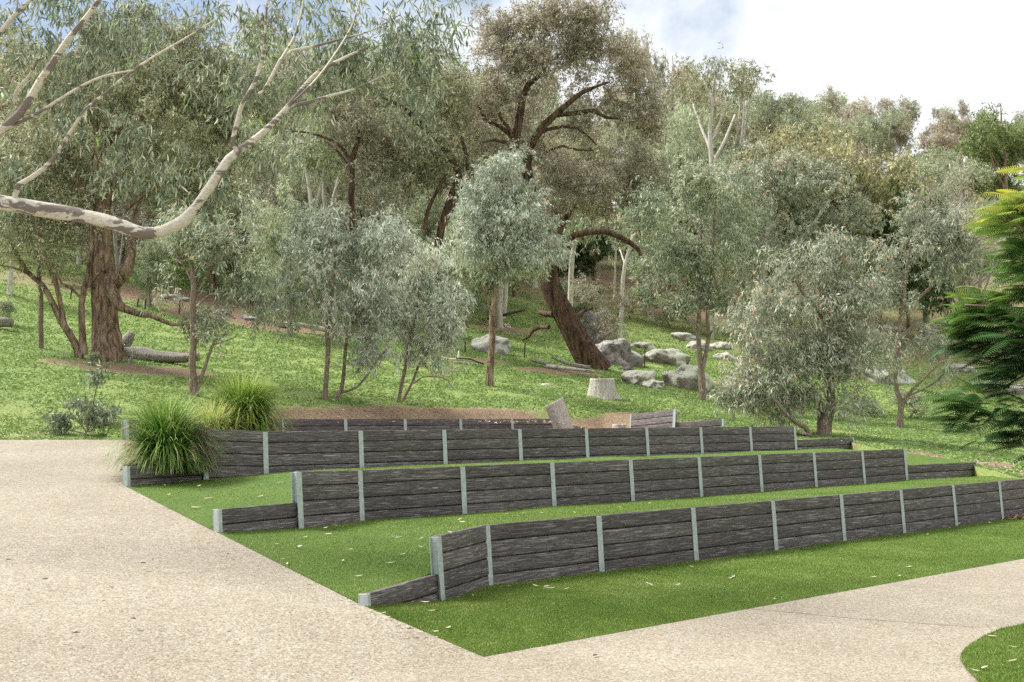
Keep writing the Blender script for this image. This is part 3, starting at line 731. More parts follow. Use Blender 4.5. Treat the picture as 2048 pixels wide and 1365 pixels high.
def leaves(centres, outward, per, sig, ln, wd, droop, rs, sprays=5, vbase=None, spray_len=.35, curved=False):
    """leaf blades hung in sprays around each centre; returns V, Q, v"""
    m = len(centres)
    sc_ = np.repeat(centres, sprays, 0) + rs.normal(0, sig, (m * sprays, 3))
    sd_ = norm(rs.normal(0, 1, (m * sprays, 3)) + np.repeat(outward, sprays, 0) * .7 + np.array((0, 0, -.5 * droop)))
    k = max(1, per // sprays); n = m * sprays * k
    u = rs.random(n)[:, None] * spray_len
    p = np.repeat(sc_, k, 0) + np.repeat(sd_, k, 0) * u + rs.normal(0, spray_len * .13, (n, 3))
    d = norm(rs.normal(0, .55, (n, 3)) + np.repeat(sd_, k, 0) * .45 + np.array((0, 0, -droop)))
    s = norm(np.cross(d, rs.normal(0, 1, (n, 3))))
    l_ = (ln * (.6 + .7 * rs.random(n)))[:, None]; w_ = (wd * (.7 + .6 * rs.random(n)))[:, None] / 2
    vb = np.repeat(rs.normal(0, .10, m * sprays), k)
    v = np.clip(.48 + vb + rs.normal(0, .19, n), 0, .999)
    if vbase is not None: v = np.clip(v + np.repeat(np.repeat(vbase, sprays), k), 0, 1)
    if not curved:
        V = np.stack([p, p + d * l_ * .4 + s * w_, p + d * l_, p + d * l_ * .4 - s * w_], 1).reshape(-1, 3)
        return V, np.arange(4 * n).reshape(-1, 4), v
    g = norm(np.cross(d, s)) * l_ * .10
    V = np.stack([p, p + d * l_ * .33 + s * w_ + g, p + d * l_ * .68 + s * w_ * .8 + g, p + d * l_, p + d * l_ * .68 - s * w_ * .8 + g, p + d * l_ * .33 - s * w_ + g], 1).reshape(-1, 3)
    i = np.arange(n)[:, None] * 6
    Q = np.vstack([np.hstack([i, i + 1, i + 4, i + 5]), np.hstack([i + 1, i + 2, i + 3, i + 4])])
    return V, Q, np.concatenate([v, v])
def ell_points(c, rad, n, rs, shell=.4):
    d = norm(rs.normal(0, 1, (n, 3))); r = rs.random(n) ** shell
    return c + d * r[:, None] * rad, d
def clumps(c, rad, n, rs, shell=.4, size=.24, each=7):
    m = max(1, int(round(n / each))); cc, dd = ell_points(c, rad, m, rs, shell)
    w = rs.random(m) + .35; idx = rs.choice(m, n, p=w / w.sum())
    f = rs.normal(0, 1, (n, 3)); f = f / np.maximum(1, np.linalg.norm(f, axis=1, keepdims=True) / 1.7)
    return cc[idx] + f * rad * size, norm(dd[idx] + f * .5)
def limb_px(spec, Y0, rs, drift=0.0, wig=0.0, yoff=0.0):
    """spec [(px, py, r_px[, dy])]"""
    pts = []
    for k, sp in enumerate(spec):
        dy = sp[3] if len(sp) > 3 else drift * k / max(1, len(spec) - 1)
        q = P(sp[0], sp[1], Y0 + dy + yoff); pts.append((*q, sp[2] * pxm(Y0)))
    c = catmull(np.array(pts), .25 * Y0 / 36)
    if wig: c[1:, :3] += rs.normal(0, wig, (len(c) - 1, 3)) * np.minimum(1, c[1:, 3:4] * 12)
    return c[:, :3], np.maximum(c[:, 3], .004)
def hero(name, label, cat, base, limbs, blobs, leaf, bark, seed, Y=None, per=90, sig=.28, ln=.16, wd=.034, droop=.8, group=None,
         attach=.35, tw=.009, spray=.35, curved=False, drift=1.0, flare=1.0, sprays=5, wob=.06, dens=1.0, depth=.85, back=None, size=.20):
    rs = np.random.default_rng(seed)
    if Y is None:
        g = hill_ray(*base); Y = g[1]
    else:
        g = P(base[0], base[1], Y)
    LB = []
    for i, lb in enumerate(limbs):
        p, r = limb_px(lb, Y, rs, 0 if i == 0 else rs.uniform(-drift, drift), wig=.004 * Y / 36)
        if i == 0 and flare:
            h = np.linalg.norm(p - p[0], axis=1); r = r * (1 + .35 * flare * np.exp(-h / (r[0] * 2.0)))
            ext = p[0] - norm(p[1] - p[0]) * .25; p = np.vstack([ext, p]); r = np.concatenate([[r[0] * 1.05], r])
        LB.append((p, r))
    C, O, VB = [], [], []
    for b in blobs:
        cx, cy, rx, ry, n = b[:5]; dy = (b[5] if len(b) > 5 else 0) + (back or 0)
        c = P(cx, cy, Y + dy); k = pxm(Y)
        q, d = clumps(c, np.array((rx * k, min(rx, ry) * k * depth, ry * k)), max(1, int(n * dens)), rs, .45, size)
        C.append(q); O.append(d); VB.append(np.full(len(q), rs.normal(0, .04)))
    C, O, VB = np.vstack(C), np.vstack(O), np.concatenate(VB)
    gz = Hh(C[:, 0], C[:, 1]) + EYE if Y > 22 else np.full(len(C), -9.)
    ok = C[:, 2] > gz + .25; C, O, VB = C[ok], O[ok], VB[ok]
    # only part of the clumps carry visible twigs of their own; all are joined to the wood
    tw_ = grow(LB, C, rs, attach, tw)
    V, Q, v = leaves(C, O, per, sig, ln, wd, droop, rs, sprays, VB, spray, curved)
    root = empty(name, tuple(g)); tag(root, label, cat, group)
    g = np.asarray(g)
    tm = tubes_mesh('trunk', [(p - g, r) for p, r in LB + tw_], wob=wob, seed=seed)
    link('trunk', tm, M[bark], root)
    link('crown', mesh_np('crown', V - g, Q, {'v': ('FACE', v)}), M['leaf_' + leaf], root)
    return root, Y

# ---------------------------------------------------------------- the trees one can tell apart
G1 = 'gum trees along the paddock'
# white barked limb reaching in from the left
hero('gum_tree', 'white barked gum whose thick smooth limb reaches in from the left edge', 'tree', (-560, 905),
  [[(-560, 905, 31.2), (-545, 700, 26.5), (-520, 560, 24.2), (-430, 455, 21.8), (-260, 410, 20.3), (-60, 398, 17.2), (0, 405, 15.6), (75, 418, 15.6), (150, 430, 14.8), (225, 447, 14.0), (285, 466, 12.5), (325, 462, 11.7), (370, 440, 12.5), (390, 415, 8.6), (428, 364, 9.8), (458, 318, 8.6), (479, 301, 7.8), (513, 277, 7.0), (547, 246, 6.2), (575, 215, 5.5), (599, 185, 4.7), (633, 147, 3.9), (681, 120, 3.1), (740, 92, 2.0)],
   [(575, 215, 3.9), (616, 205, 3.9), (657, 193, 3.1), (710, 178, 2.3), (770, 150, 1.6)],
   [(479, 301, 5.5), (465, 291, 5.5), (475, 240, 4.7), (486, 205, 4.7), (510, 164, 4.3), (527, 106, 3.9), (530, 68, 2.3), (535, 0, 2.3), (545, -60, 1.6)],
   [(515, 190, 2.7), (527, 181, 3.1), (547, 147, 3.9), (561, 120, 3.9), (581, 103, 3.1), (616, 96, 3.1), (670, 82, 2.3), (740, 62, 1.6), (800, 30, 1.2)],
   [(561, 120, 3.1), (588, 75, 3.1), (602, 27, 2.3), (612, -30, 2.0)],
   [(29, 412, 7.0), (29, 393, 6.2), (36, 370, 5.5), (62, 356, 5.1), (103, 322, 4.7), (137, 270, 3.9), (171, 219, 3.5), (205, 192, 3.1), (246, 157, 3.1), (298, 120, 2.7), (366, 80, 2.0), (430, 40, 1.6)],
   [(-300, 415, 12.5), (-160, 350, 10.9), (-60, 300, 9.4), (20, 246, 8.6), (51, 212, 7.8), (82, 161, 7.4), (103, 130, 7.0), (137, 79, 6.2), (171, 38, 5.5), (198, 0, 4.7), (220, -40, 3.9)],
   [(-60, 320, 5.5), (0, 268, 3.9), (79, 224, 3.1), (154, 178, 2.7), (205, 154, 2.3), (270, 140, 1.6)],
   [(40, 235, 3.9), (30, 190, 3.9), (60, 150, 3.1), (75, 120, 2.3)],
   [(-200, 380, 6.2), (-60, 150, 5.5), (20, 40, 4.7), (60, 0, 3.9), (90, -40, 3.1)],
   [(575, 215, 2.3), (640, 150, 2.3), (700, 60, 2.0), (720, 0, 1.6)],
   [(520, 275, 2.3), (570, 290, 1.6), (640, 280, 0.9)]],
  [(90, 20, 130, 70, 40), (60, 120, 90, 60, 18), (260, 20, 150, 60, 32), (350, 90, 110, 60, 15), (470, 30, 120, 60, 22), (640, 30, 120, 60, 34), (780, 50, 110, 80, 44), (840, 110, 80, 55, 28), (720, 120, 90, 50, 22),
   (640, 100, 50, 60, 16), (790, 180, 60, 60, 14), (590, 160, 50, 50, 12), (430, 210, 60, 50, 10), (500, 130, 40, 60, 10), (640, 215, 50, 30, 8), (230, 330, 60, 40, 9), (330, 350, 60, 45, 12), (420, 330, 40, 30, 6), (300, 250, 50, 50, 6),
   (560, 310, 70, 30, 6), (130, 210, 90, 60, 18), (30, 330, 60, 60, 8), (420, 405, 40, 25, 4), (880, 40, 40, 60, 14), (200, 110, 80, 40, 14)],
  'gumdark', 'bark_white', 21, Y=14.0, per=26, sig=.15, ln=.13, wd=.019, droop=1.1, attach=.3, tw=.006, spray=.20, curved=True, drift=.7, sprays=5, wob=.05, flare=.3, group=G1, back=.7)
_, YB = hero('gum_tree', 'massive old gum with thick rough brown trunk and crooked low arm at left', 'tree', (212, 718),
  [[(212, 718, 29), (211, 690, 26), (208, 640, 23), (207, 590, 23), (204, 540, 24), (203, 500, 23), (206, 460, 20), (205, 420, 17), (198, 370, 14), (195, 320, 12), (193, 270, 10), (185, 200, 8), (180, 120, 6), (190, 40, 4)],
   [(218, 590, 14), (232, 562, 15, -.2), (248, 548, 15, -.3), (259, 530, 11, -.3), (264, 505, 9, -.3), (263, 470, 8), (270, 430, 5), (285, 390, 3)],
   [(214, 545, 10), (220, 575, 11, -.5), (232, 598, 11, -.6), (240, 614, 9, -.6), (262, 622, 7, -.8), (285, 630, 6, -.9), (303, 631, 5, -1), (325, 642, 4, -1), (345, 650, 3, -1), (385, 648, 3, -1), (430, 655, 2, -1)],
   [(206, 430, 10), (225, 380, 8), (248, 330, 7), (262, 260, 6), (290, 180, 4), (300, 110, 3)],
   [(204, 440, 9), (170, 390, 7), (140, 330, 6), (120, 260, 5), (90, 190, 4)],
   [(196, 330, 8), (230, 270, 6), (300, 220, 5), (370, 170, 3)],
   [(250, 420, 5), (300, 380, 4), (370, 350, 3), (440, 320, 2)]],
  [(60, 330, 110, 90, 80), (190, 300, 110, 110, 110), (330, 270, 110, 110, 110), (440, 240, 100, 100, 80), (280, 150, 130, 90, 105), (120, 160, 120, 90, 85), (400, 120, 110, 70, 80), (250, 70, 110, 50, 55), (510, 170, 60, 90, 40),
   (380, 380, 110, 60, 65), (90, 440, 110, 50, 40), (420, 640, 60, 22, 14, -1), (470, 320, 60, 60, 30)],
  'olive', 'bark_brown', 22, per=95, sig=.2, ln=.15, wd=.036, droop=.6, attach=.45, wob=.16, flare=.8, group=G1)
hero('wattle_tree', 'curved bare stems rising together at the left foot of the massive old gum', 'tree', (160, 716),
  [[(160, 716, 8), (150, 685, 7.5), (124, 645, 7), (105, 605, 6), (85, 570, 5.5), (55, 545, 5), (30, 500, 4), (10, 470, 3)],
   [(168, 710, 8), (165, 665, 7), (163, 610, 6), (168, 580, 5.5), (177, 540, 5), (182, 500, 4), (180, 440, 3.5), (168, 380, 2.5)],
   [(130, 650, 5), (120, 600, 5), (110, 560, 5), (95, 525, 4), (78, 480, 3), (70, 420, 2)],
   [(163, 598, 3), (145, 580, 2.5), (122, 566, 2), (112, 540, 1.5)],
   [(176, 575, 3), (195, 548, 2.5), (215, 535, 2)],
   [(80, 560, 3), (40, 540, 2.5), (0, 530, 2)]],
  [(60, 460, 90, 50, 42), (160, 420, 80, 60, 45), (20, 510, 60, 40, 24), (120, 510, 60, 40, 18), (30, 400, 80, 60, 40)],
  'olive', 'bark_brown', 23, per=75, sig=.25, ln=.12, wd=.03, droop=.5, attach=.5, flare=.3, drift=.6, group=G1)
hero('sapling', 'straight pale trunk standing alone at the left edge behind the curved stems', 'tree', (82, 697),
  [[(82, 697, 5), (81, 650, 5), (82, 600, 4.5), (78, 540, 4), (80, 470, 3), (84, 400, 2)]], [(80, 400, 60, 80, 45)], 'gum', 'bark_grey', 24, per=60, attach=.6, flare=.2, group=G1)
_, YC = hero('gum_tree', 'slim pale trunked gum with a thin side stem, right of the long grey log', 'tree', (388, 792),
  [[(388, 792, 9), (386, 760, 8), (384, 720, 7), (387, 670, 6.5), (385, 620, 6), (388, 580, 6), (384, 540, 5), (378, 500, 4), (380, 460, 3), (385, 420, 2)],
   [(393, 785, 4), (405, 750, 3.5), (420, 705, 3), (430, 680, 2.5), (450, 672, 1.5)],
   [(386, 600, 3), (410, 560, 2.5), (430, 510, 2), (450, 470, 1.5)], [(384, 560, 3), (360, 520, 2), (345, 480, 1.5)], [(388, 620, 2.5), (420, 590, 2), (460, 580, 1.5)], [(427, 690, 2), (442, 686, 1.5), (470, 675, 1)]],
  [(430, 530, 70, 70, 36), (500, 560, 50, 60, 18), (380, 460, 60, 60, 26), (460, 640, 55, 28, 15), (470, 450, 60, 60, 22), (520, 630, 40, 40, 9), (340, 520, 40, 60, 11)],
  'gum', 'bark_grey', 25, per=70, sig=.18, droop=.7, attach=.45, flare=.3, group=G1)
_, YD = hero('gum_tree', 'silver green gum on two thin trunks with a long low side branch', 'tree', (650, 801),
  [[(650, 801, 5.5), (652, 760, 5), (656, 700, 5), (655, 650, 4.5), (662, 600, 4), (668, 540, 3), (675, 470, 2.5), (680, 420, 2)],
   [(668, 803, 5, .4), (683, 780, 4.5, .4), (688, 740, 4, .4), (691, 700, 3.5, .4), (700, 640, 3), (715, 580, 2), (725, 520, 2)],
   [(683, 786, 2.8, .4), (712, 776, 2.5), (735, 750, 2.2), (755, 720, 2), (778, 696, 1.5)],
   [(655, 650, 2.5), (630, 600, 2), (610, 550, 1.5)]],
  [(690, 470, 90, 75, 70), (640, 540, 80, 80, 55), (740, 540, 80, 80, 60), (690, 610, 90, 55, 48), (600, 610, 55, 50, 18), (720, 690, 55, 40, 22), (770, 640, 50, 60, 18), (590, 470, 45, 60, 16)],
  'silver', 'bark_grey', 26, per=72, sig=.19, droop=.85, attach=.5, flare=.3, group=G1)
hero('gum_tree', 'small drooping silver gum on two leaning stems, left of the teardrop shaped gum', 'tree', (796, 806),
  [[(796, 806, 4), (803, 770, 4), (811, 735, 3.5), (818, 690, 3.2), (830, 640, 3), (838, 590, 2.5), (845, 540, 2)],
   [(804, 803, 3, .3), (822, 770, 3, .3), (836, 735, 2.8, .3), (852, 700, 2.4), (866, 660, 2)], [(822, 770, 1.5), (845, 755, 1.3), (880, 755, 1), (905, 765, .8)]],
  [(830, 540, 60, 50, 34), (850, 610, 85, 60, 62), (800, 620, 50, 50, 22), (900, 640, 50, 50, 28), (870, 690, 60, 35, 26), (790, 690, 40, 35, 12), (885, 755, 30, 14, 4), (860, 490, 40, 30, 12)],
  'silver', 'bark_grey', 27, per=68, sig=.16, ln=.18, wd=.034, droop=1.0, attach=.5, flare=.3, group=G1)
_, YG = hero('gum_tree', 'teardrop shaped silver gum on one straight thin brown trunk', 'tree', (979, 772),
  [[(979, 772, 7.5), (981, 730, 7), (985, 690, 6.5), (984, 640, 6), (990, 590, 5.5), (992, 540, 5), (994, 480, 4), (1000, 420, 3), (1005, 350, 2)],
   [(984, 650, 2.5), (978, 610, 2), (965, 570, 1.5)], [(991, 560, 3), (1020, 520, 2.5), (1050, 490, 1.5)], [(993, 520, 3), (965, 480, 2.5), (945, 440, 1.5)]],
  [(1005, 325, 32, 34, 22), (1005, 370, 66, 40, 66), (1010, 430, 108, 58, 165), (1025, 490, 105, 48, 110), (960, 500, 60, 42, 34), (990, 540, 60, 30, 20), (1070, 520, 50, 30, 16), (935, 430, 45, 50, 28)],
  'silver', 'bark_brown', 28, per=84, sig=.17, ln=.15, wd=.034, droop=.9, attach=.55, flare=.3, group=G1, depth=1.0, dens=1.25, size=.17)
_, YH = hero('gum_tree', 'tall brown olive tree on a thick dark trunk leaning steeply to the left', 'tree', (1192, 738),
  [[(1192, 738, 26.1), (1178, 715, 24.8), (1155, 680, 22.7), (1138, 645, 21.3), (1118, 610, 21.3), (1100, 570, 20.0), (1090, 530, 17.9), (1080, 480, 15.1), (1066, 420, 13.8), (1058, 370, 12.4), (1048, 320, 12.0), (1029, 296, 10.0), (1034, 268, 9.0), (1040, 230, 8.0), (1047, 192, 7.0), (1056, 170, 6.0), (1084, 147, 4.0), (1100, 110, 3.0)],
   [(1052, 335, 9.4), (1060, 298, 7.8), (1080, 260, 7.8), (1104, 236, 7.0), (1135, 209, 5.5), (1166, 185, 4.7), (1190, 175, 3.1), (1220, 164, 2.0)],
   [(1112, 232, 4.7), (1135, 229, 4.7), (1160, 226, 4.7), (1186, 222, 4.7), (1214, 236, 3.1), (1244, 238, 2.0)],
   [(1064, 292, 4.7), (1077, 267, 4.7), (1100, 258, 3.9), (1125, 253, 3.1), (1159, 260, 2.3), (1178, 275, 1.6), (1193, 290, 1.2)],
   [(1030, 280, 4.7), (1018, 268, 4.7), (998, 253, 3.9), (974, 243, 3.1), (957, 215, 2.7), (940, 195, 1.6)],
   [(1026, 276, 3.9), (1016, 255, 3.9), (1005, 243, 3.9), (998, 226, 3.5)],
   [(1072, 320, 4.7), (1085, 310, 3.9), (1097, 301, 3.1), (1125, 292, 2.7), (1155, 300, 2.3), (1186, 301, 1.6)],
   [(1100, 565, 9, -.3), (1108, 535, 7, -.8), (1118, 508, 6.5, -1.2), (1130, 485, 6.2, -1.6), (1150, 470, 6, -2), (1180, 464, 6, -2.2), (1210, 463, 5.8, -2.4), (1240, 474, 5.5, -2.5), (1262, 487, 5, -2.6), (1277, 500, 4.2, -2.6), (1284, 520, 3.4, -2.6), (1290, 538, 2.4, -2.6), (1287, 556, 1.6, -2.6)],
   [(1108, 628, 7), (1092, 628, 6), (1080, 625, 5)], [(1098, 655, 5), (1080, 655, 4), (1066, 662, 3.5), (1058, 674, 3), (1046, 680, 2)],
   [(1140, 636, 5), (1158, 630, 4), (1168, 622, 3.5), (1185, 618, 2)],
   [(1030, 296, 5), (1010, 285, 4), (990, 280, 3), (965, 285, 2)],
   [(1090, 540, 8), (1130, 440, 6), (1180, 380, 4), (1220, 350, 3)]],
  [(1020, 45, 62, 48, 70), (1100, 60, 80, 60, 90), (1165, 60, 60, 60, 60), (1000, 110, 70, 50, 55), (1090, 130, 90, 55, 90), (1190, 130, 80, 65, 90), (1260, 120, 60, 60, 50), (1250, 190, 70, 60, 62), (1290, 170, 45, 60, 26), (1200, 225, 60, 30, 26),
   (1000, 185, 80, 45, 46), (950, 200, 60, 60, 34), (900, 130, 40, 60, 20, 2), (960, 290, 70, 40, 26), (1090, 290, 60, 30, 12),
   (1190, 360, 100, 55, 110), (1260, 330, 70, 55, 65), (1150, 410, 70, 36, 40, 1.5), (1250, 395, 90, 45, 84, 1), (1270, 430, 50, 26, 18, 1.5), (1100, 380, 50, 50, 24), (1232, 640, 40, 50, 22, 1), (1185, 590, 30, 30, 8, 1), (1310, 410, 40, 60, 20), (1095, 190, 60, 50, 26, 3), (1150, 260, 60, 30, 16, 3), (1010, 240, 60, 40, 22, 2), (930, 250, 50, 50, 20), (1300, 260, 40, 50, 16), (1060, 20, 60, 30, 26), (1200, 20, 50, 30, 18)],
  'brown', 'bark_red', 29, per=96, sig=.25, ln=.17, wd=.042, droop=.35, attach=.55, spray=.45, wob=.11, flare=.5, tw=.012, drift=2.0, group=G1, depth=.8)
hero('gum_tree', 'dark limbed olive tree spreading left behind the teardrop silver gum', 'tree', (862, 640),
  [[(858, 650, 9), (868, 560, 9), (878, 480, 8), (890, 430, 7.5), (905, 385, 7), (918, 350, 7), (905, 320, 6), (885, 292, 6), (860, 262, 6), (836, 244, 6), (812, 220, 5), (784, 203, 3), (765, 195, 2)],
   [(918, 345, 5), (900, 325, 4.5), (872, 312, 4), (850, 302, 3), (835, 296, 2)], [(935, 340, 4), (932, 310, 4), (924, 280, 3.5), (915, 250, 3), (905, 232, 2)],
   [(895, 440, 4), (912, 400, 4), (935, 360, 3.5), (950, 330, 3)], [(850, 460, 4), (856, 420, 4), (875, 380, 3.5), (892, 350, 3)]],
  [(800, 150, 80, 60, 46), (860, 210, 70, 60, 48), (780, 260, 80, 60, 48), (900, 300, 50, 50, 22), (840, 350, 80, 50, 42), (720, 200, 70, 70, 38), (900, 200, 50, 60, 26), (780, 330, 60, 40, 20)],
  'olive', 'bark_red', 30, Y=52, per=85, sig=.42, ln=.2, wd=.05, droop=.4, attach=.4, spray=.5, tw=.011, drift=2, group=G1)
hero('gum_tree', 'forked dark red stems with an arched branch, beside three pale trunks', 'tree', (706, 560),
  [[(706, 640, 8), (704, 520, 7), (702, 400, 7), (703, 350, 6.5), (704, 318, 6), (714, 290, 5), (719, 262, 3.5)],
   [(703, 325, 4.5), (692, 308, 4), (682, 294, 3.5), (662, 281, 3), (640, 272, 2.5), (612, 265, 2), (585, 262, 1.2)],
   [(700, 345, 3.5), (688, 320, 3), (672, 298, 2.5), (650, 283, 1.5)]],
  [(720, 250, 70, 50, 34), (640, 230, 60, 50, 22), (760, 300, 60, 50, 24), (740, 370, 60, 40, 24), (640, 150, 70, 60, 25)],
  'brown', 'bark_red', 31, Y=51, per=80, sig=.42, ln=.2, wd=.05, droop=.4, attach=.5, spray=.5, tw=.01, drift=1.5, group=G1)
_, YK = hero('gum_tree', 'thin twin stemmed gum with white upper branches standing right in front of the lichen boulders', 'tree', (1405, 802),
  [[(1405, 802, 7), (1404, 760, 7), (1400, 720, 5.5), (1397, 680, 5), (1398, 640, 4.5), (1399, 590, 4), (1400, 530, 3.5), (1402, 460, 2.5)],
   [(1405, 735, 5), (1413, 700, 4), (1418, 672, 4), (1415, 640, 4), (1418, 600, 3.5), (1424, 550, 3), (1426, 480, 2.5), (1430, 420, 2)],
   [(1396, 672, 3), (1385, 655, 3), (1368, 636, 2.8), (1352, 622, 2.5), (1342, 600, 2.2), (1325, 580, 2), (1312, 560, 1.5)],
   [(1418, 675, 2.2), (1424, 662, 2.2)], [(1420, 620, 2.5), (1428, 605, 2.5), (1438, 592, 1.8)]],
  [(1400, 380, 100, 50, 75), (1360, 440, 80, 60, 58), (1450, 430, 80, 60, 58), (1400, 510, 100, 50, 66), (1330, 540, 60, 50, 26), (1460, 540, 60, 60, 32), (1350, 610, 40, 40, 10), (1400, 640, 60, 50, 14)],
  'gum', 'bark_grey', 32, per=76, sig=.22, ln=.19, wd=.042, droop=.7, attach=.5, flare=.3, spray=.45, group=G1)
_, YL = hero('gum_tree', 'wide bushy gum leafy down to the grass above the right end of wall three', 'tree', (1648, 872),
  [[(1648, 872, 13), (1652, 845, 11), (1662, 815, 9), (1660, 770, 8), (1655, 710, 8), (1652, 650, 7), (1645, 600, 6), (1640, 540, 4.5), (1635, 490, 3)],
   [(1641, 868, 8, .3), (1642, 840, 7, .3), (1640, 805, 5, .3), (1620, 770, 4), (1600, 740, 3)],
   [(1622, 872, 4.5, -.6), (1612, 857, 4.5, -.6), (1590, 845, 4, -.7), (1570, 826, 4, -.8), (1555, 805, 3, -.9), (1535, 790, 2)],
   [(1570, 846, 3, -.5), (1560, 838, 2.5, -.5), (1540, 822, 2, -.5)], [(1652, 650, 4), (1630, 615, 3.5), (1605, 585, 3), (1590, 560, 2)],
   [(1660, 780, 3), (1690, 755, 3), (1725, 745, 2)], [(1655, 700, 3), (1700, 660, 3), (1730, 620, 2)]],
  [(1620, 520, 80, 50, 62), (1600, 590, 110, 60, 92), (1680, 570, 80, 70, 66), (1590, 660, 130, 60, 104), (1700, 660, 80, 70, 60), (1560, 740, 130, 55, 96), (1660, 740, 90, 50, 56), (1520, 790, 90, 38, 52), (1480, 800, 60, 30, 24), (1740, 740, 50, 50, 20), (1580, 800, 80, 30, 26), (1700, 800, 60, 30, 15), (1470, 760, 50, 40, 18)],
  'gumred', 'bark_grey', 33, per=60, sig=.18, ln=.17, wd=.034, droop=.8, attach=.25, flare=.5, drift=1.4, group=G1)
hero('gum_tree', 'broad dense grey green gum standing behind the wide bushy one, its rounded top highest', 'tree', (1510, 712),
  [[(1510, 712, 9), (1514, 650, 8), (1520, 590, 8), (1530, 520, 7), (1540, 440, 6), (1545, 370, 4), (1550, 330, 3)],
   [(1520, 600, 5), (1560, 540, 5), (1610, 470, 4), (1660, 400, 3)], [(1518, 620, 5), (1490, 550, 4), (1470, 470, 3)]],
  [(1540, 335, 90, 40, 76), (1450, 380, 90, 50, 76), (1420, 450, 80, 60, 50), (1480, 390, 80, 50, 40), (1580, 380, 100, 60, 105), (1680, 400, 70, 60, 62), (1540, 450, 110, 55, 100), (1660, 470, 90, 60, 78), (1480, 480, 70, 50, 42), (1700, 540, 50, 50, 26), (1500, 560, 80, 60, 44), (1540, 640, 70, 60, 24)],
  'gumred', 'bark_pale', 34, per=84, sig=.26, ln=.21, wd=.048, droop=.7, attach=.4, spray=.45, group=G1)
hero('gum_tree', 'airy young gum forking low, standing right of the wide bushy gum', 'tree', (1800, 857),
  [[(1800, 857, 7), (1801, 830, 6), (1803, 808, 6), (1795, 785, 5), (1790, 755, 4), (1794, 700, 4), (1800, 650, 4), (1806, 600, 4), (1812, 550, 3), (1818, 500, 2)],
   [(1803, 808, 4), (1815, 790, 3.5), (1835, 770, 3), (1860, 745, 2.2), (1885, 722, 1.5)], [(1812, 793, 2.5), (1845, 780, 2.5), (1870, 765, 2), (1890, 745, 1.5)],
   [(1804, 670, 3), (1822, 655, 2.5), (1835, 640, 2)], [(1806, 620, 3), (1845, 590, 3), (1875, 560, 2.5), (1895, 530, 2)]],
  [(1830, 440, 65, 40, 42), (1880, 470, 70, 50, 52), (1810, 500, 70, 50, 44), (1880, 530, 60, 45, 36), (1800, 580, 60, 50, 28), (1790, 660, 60, 50, 18), (1860, 690, 50, 50, 14), (1790, 730, 60, 35, 15), (1900, 500, 50, 50, 24), (1880, 740, 40, 40, 6), (1745, 560, 40, 60, 14)],
  'gumred', 'bark_grey', 35, per=72, sig=.19, ln=.18, wd=.036, droop=.75, attach=.4, flare=.3, group=G1)

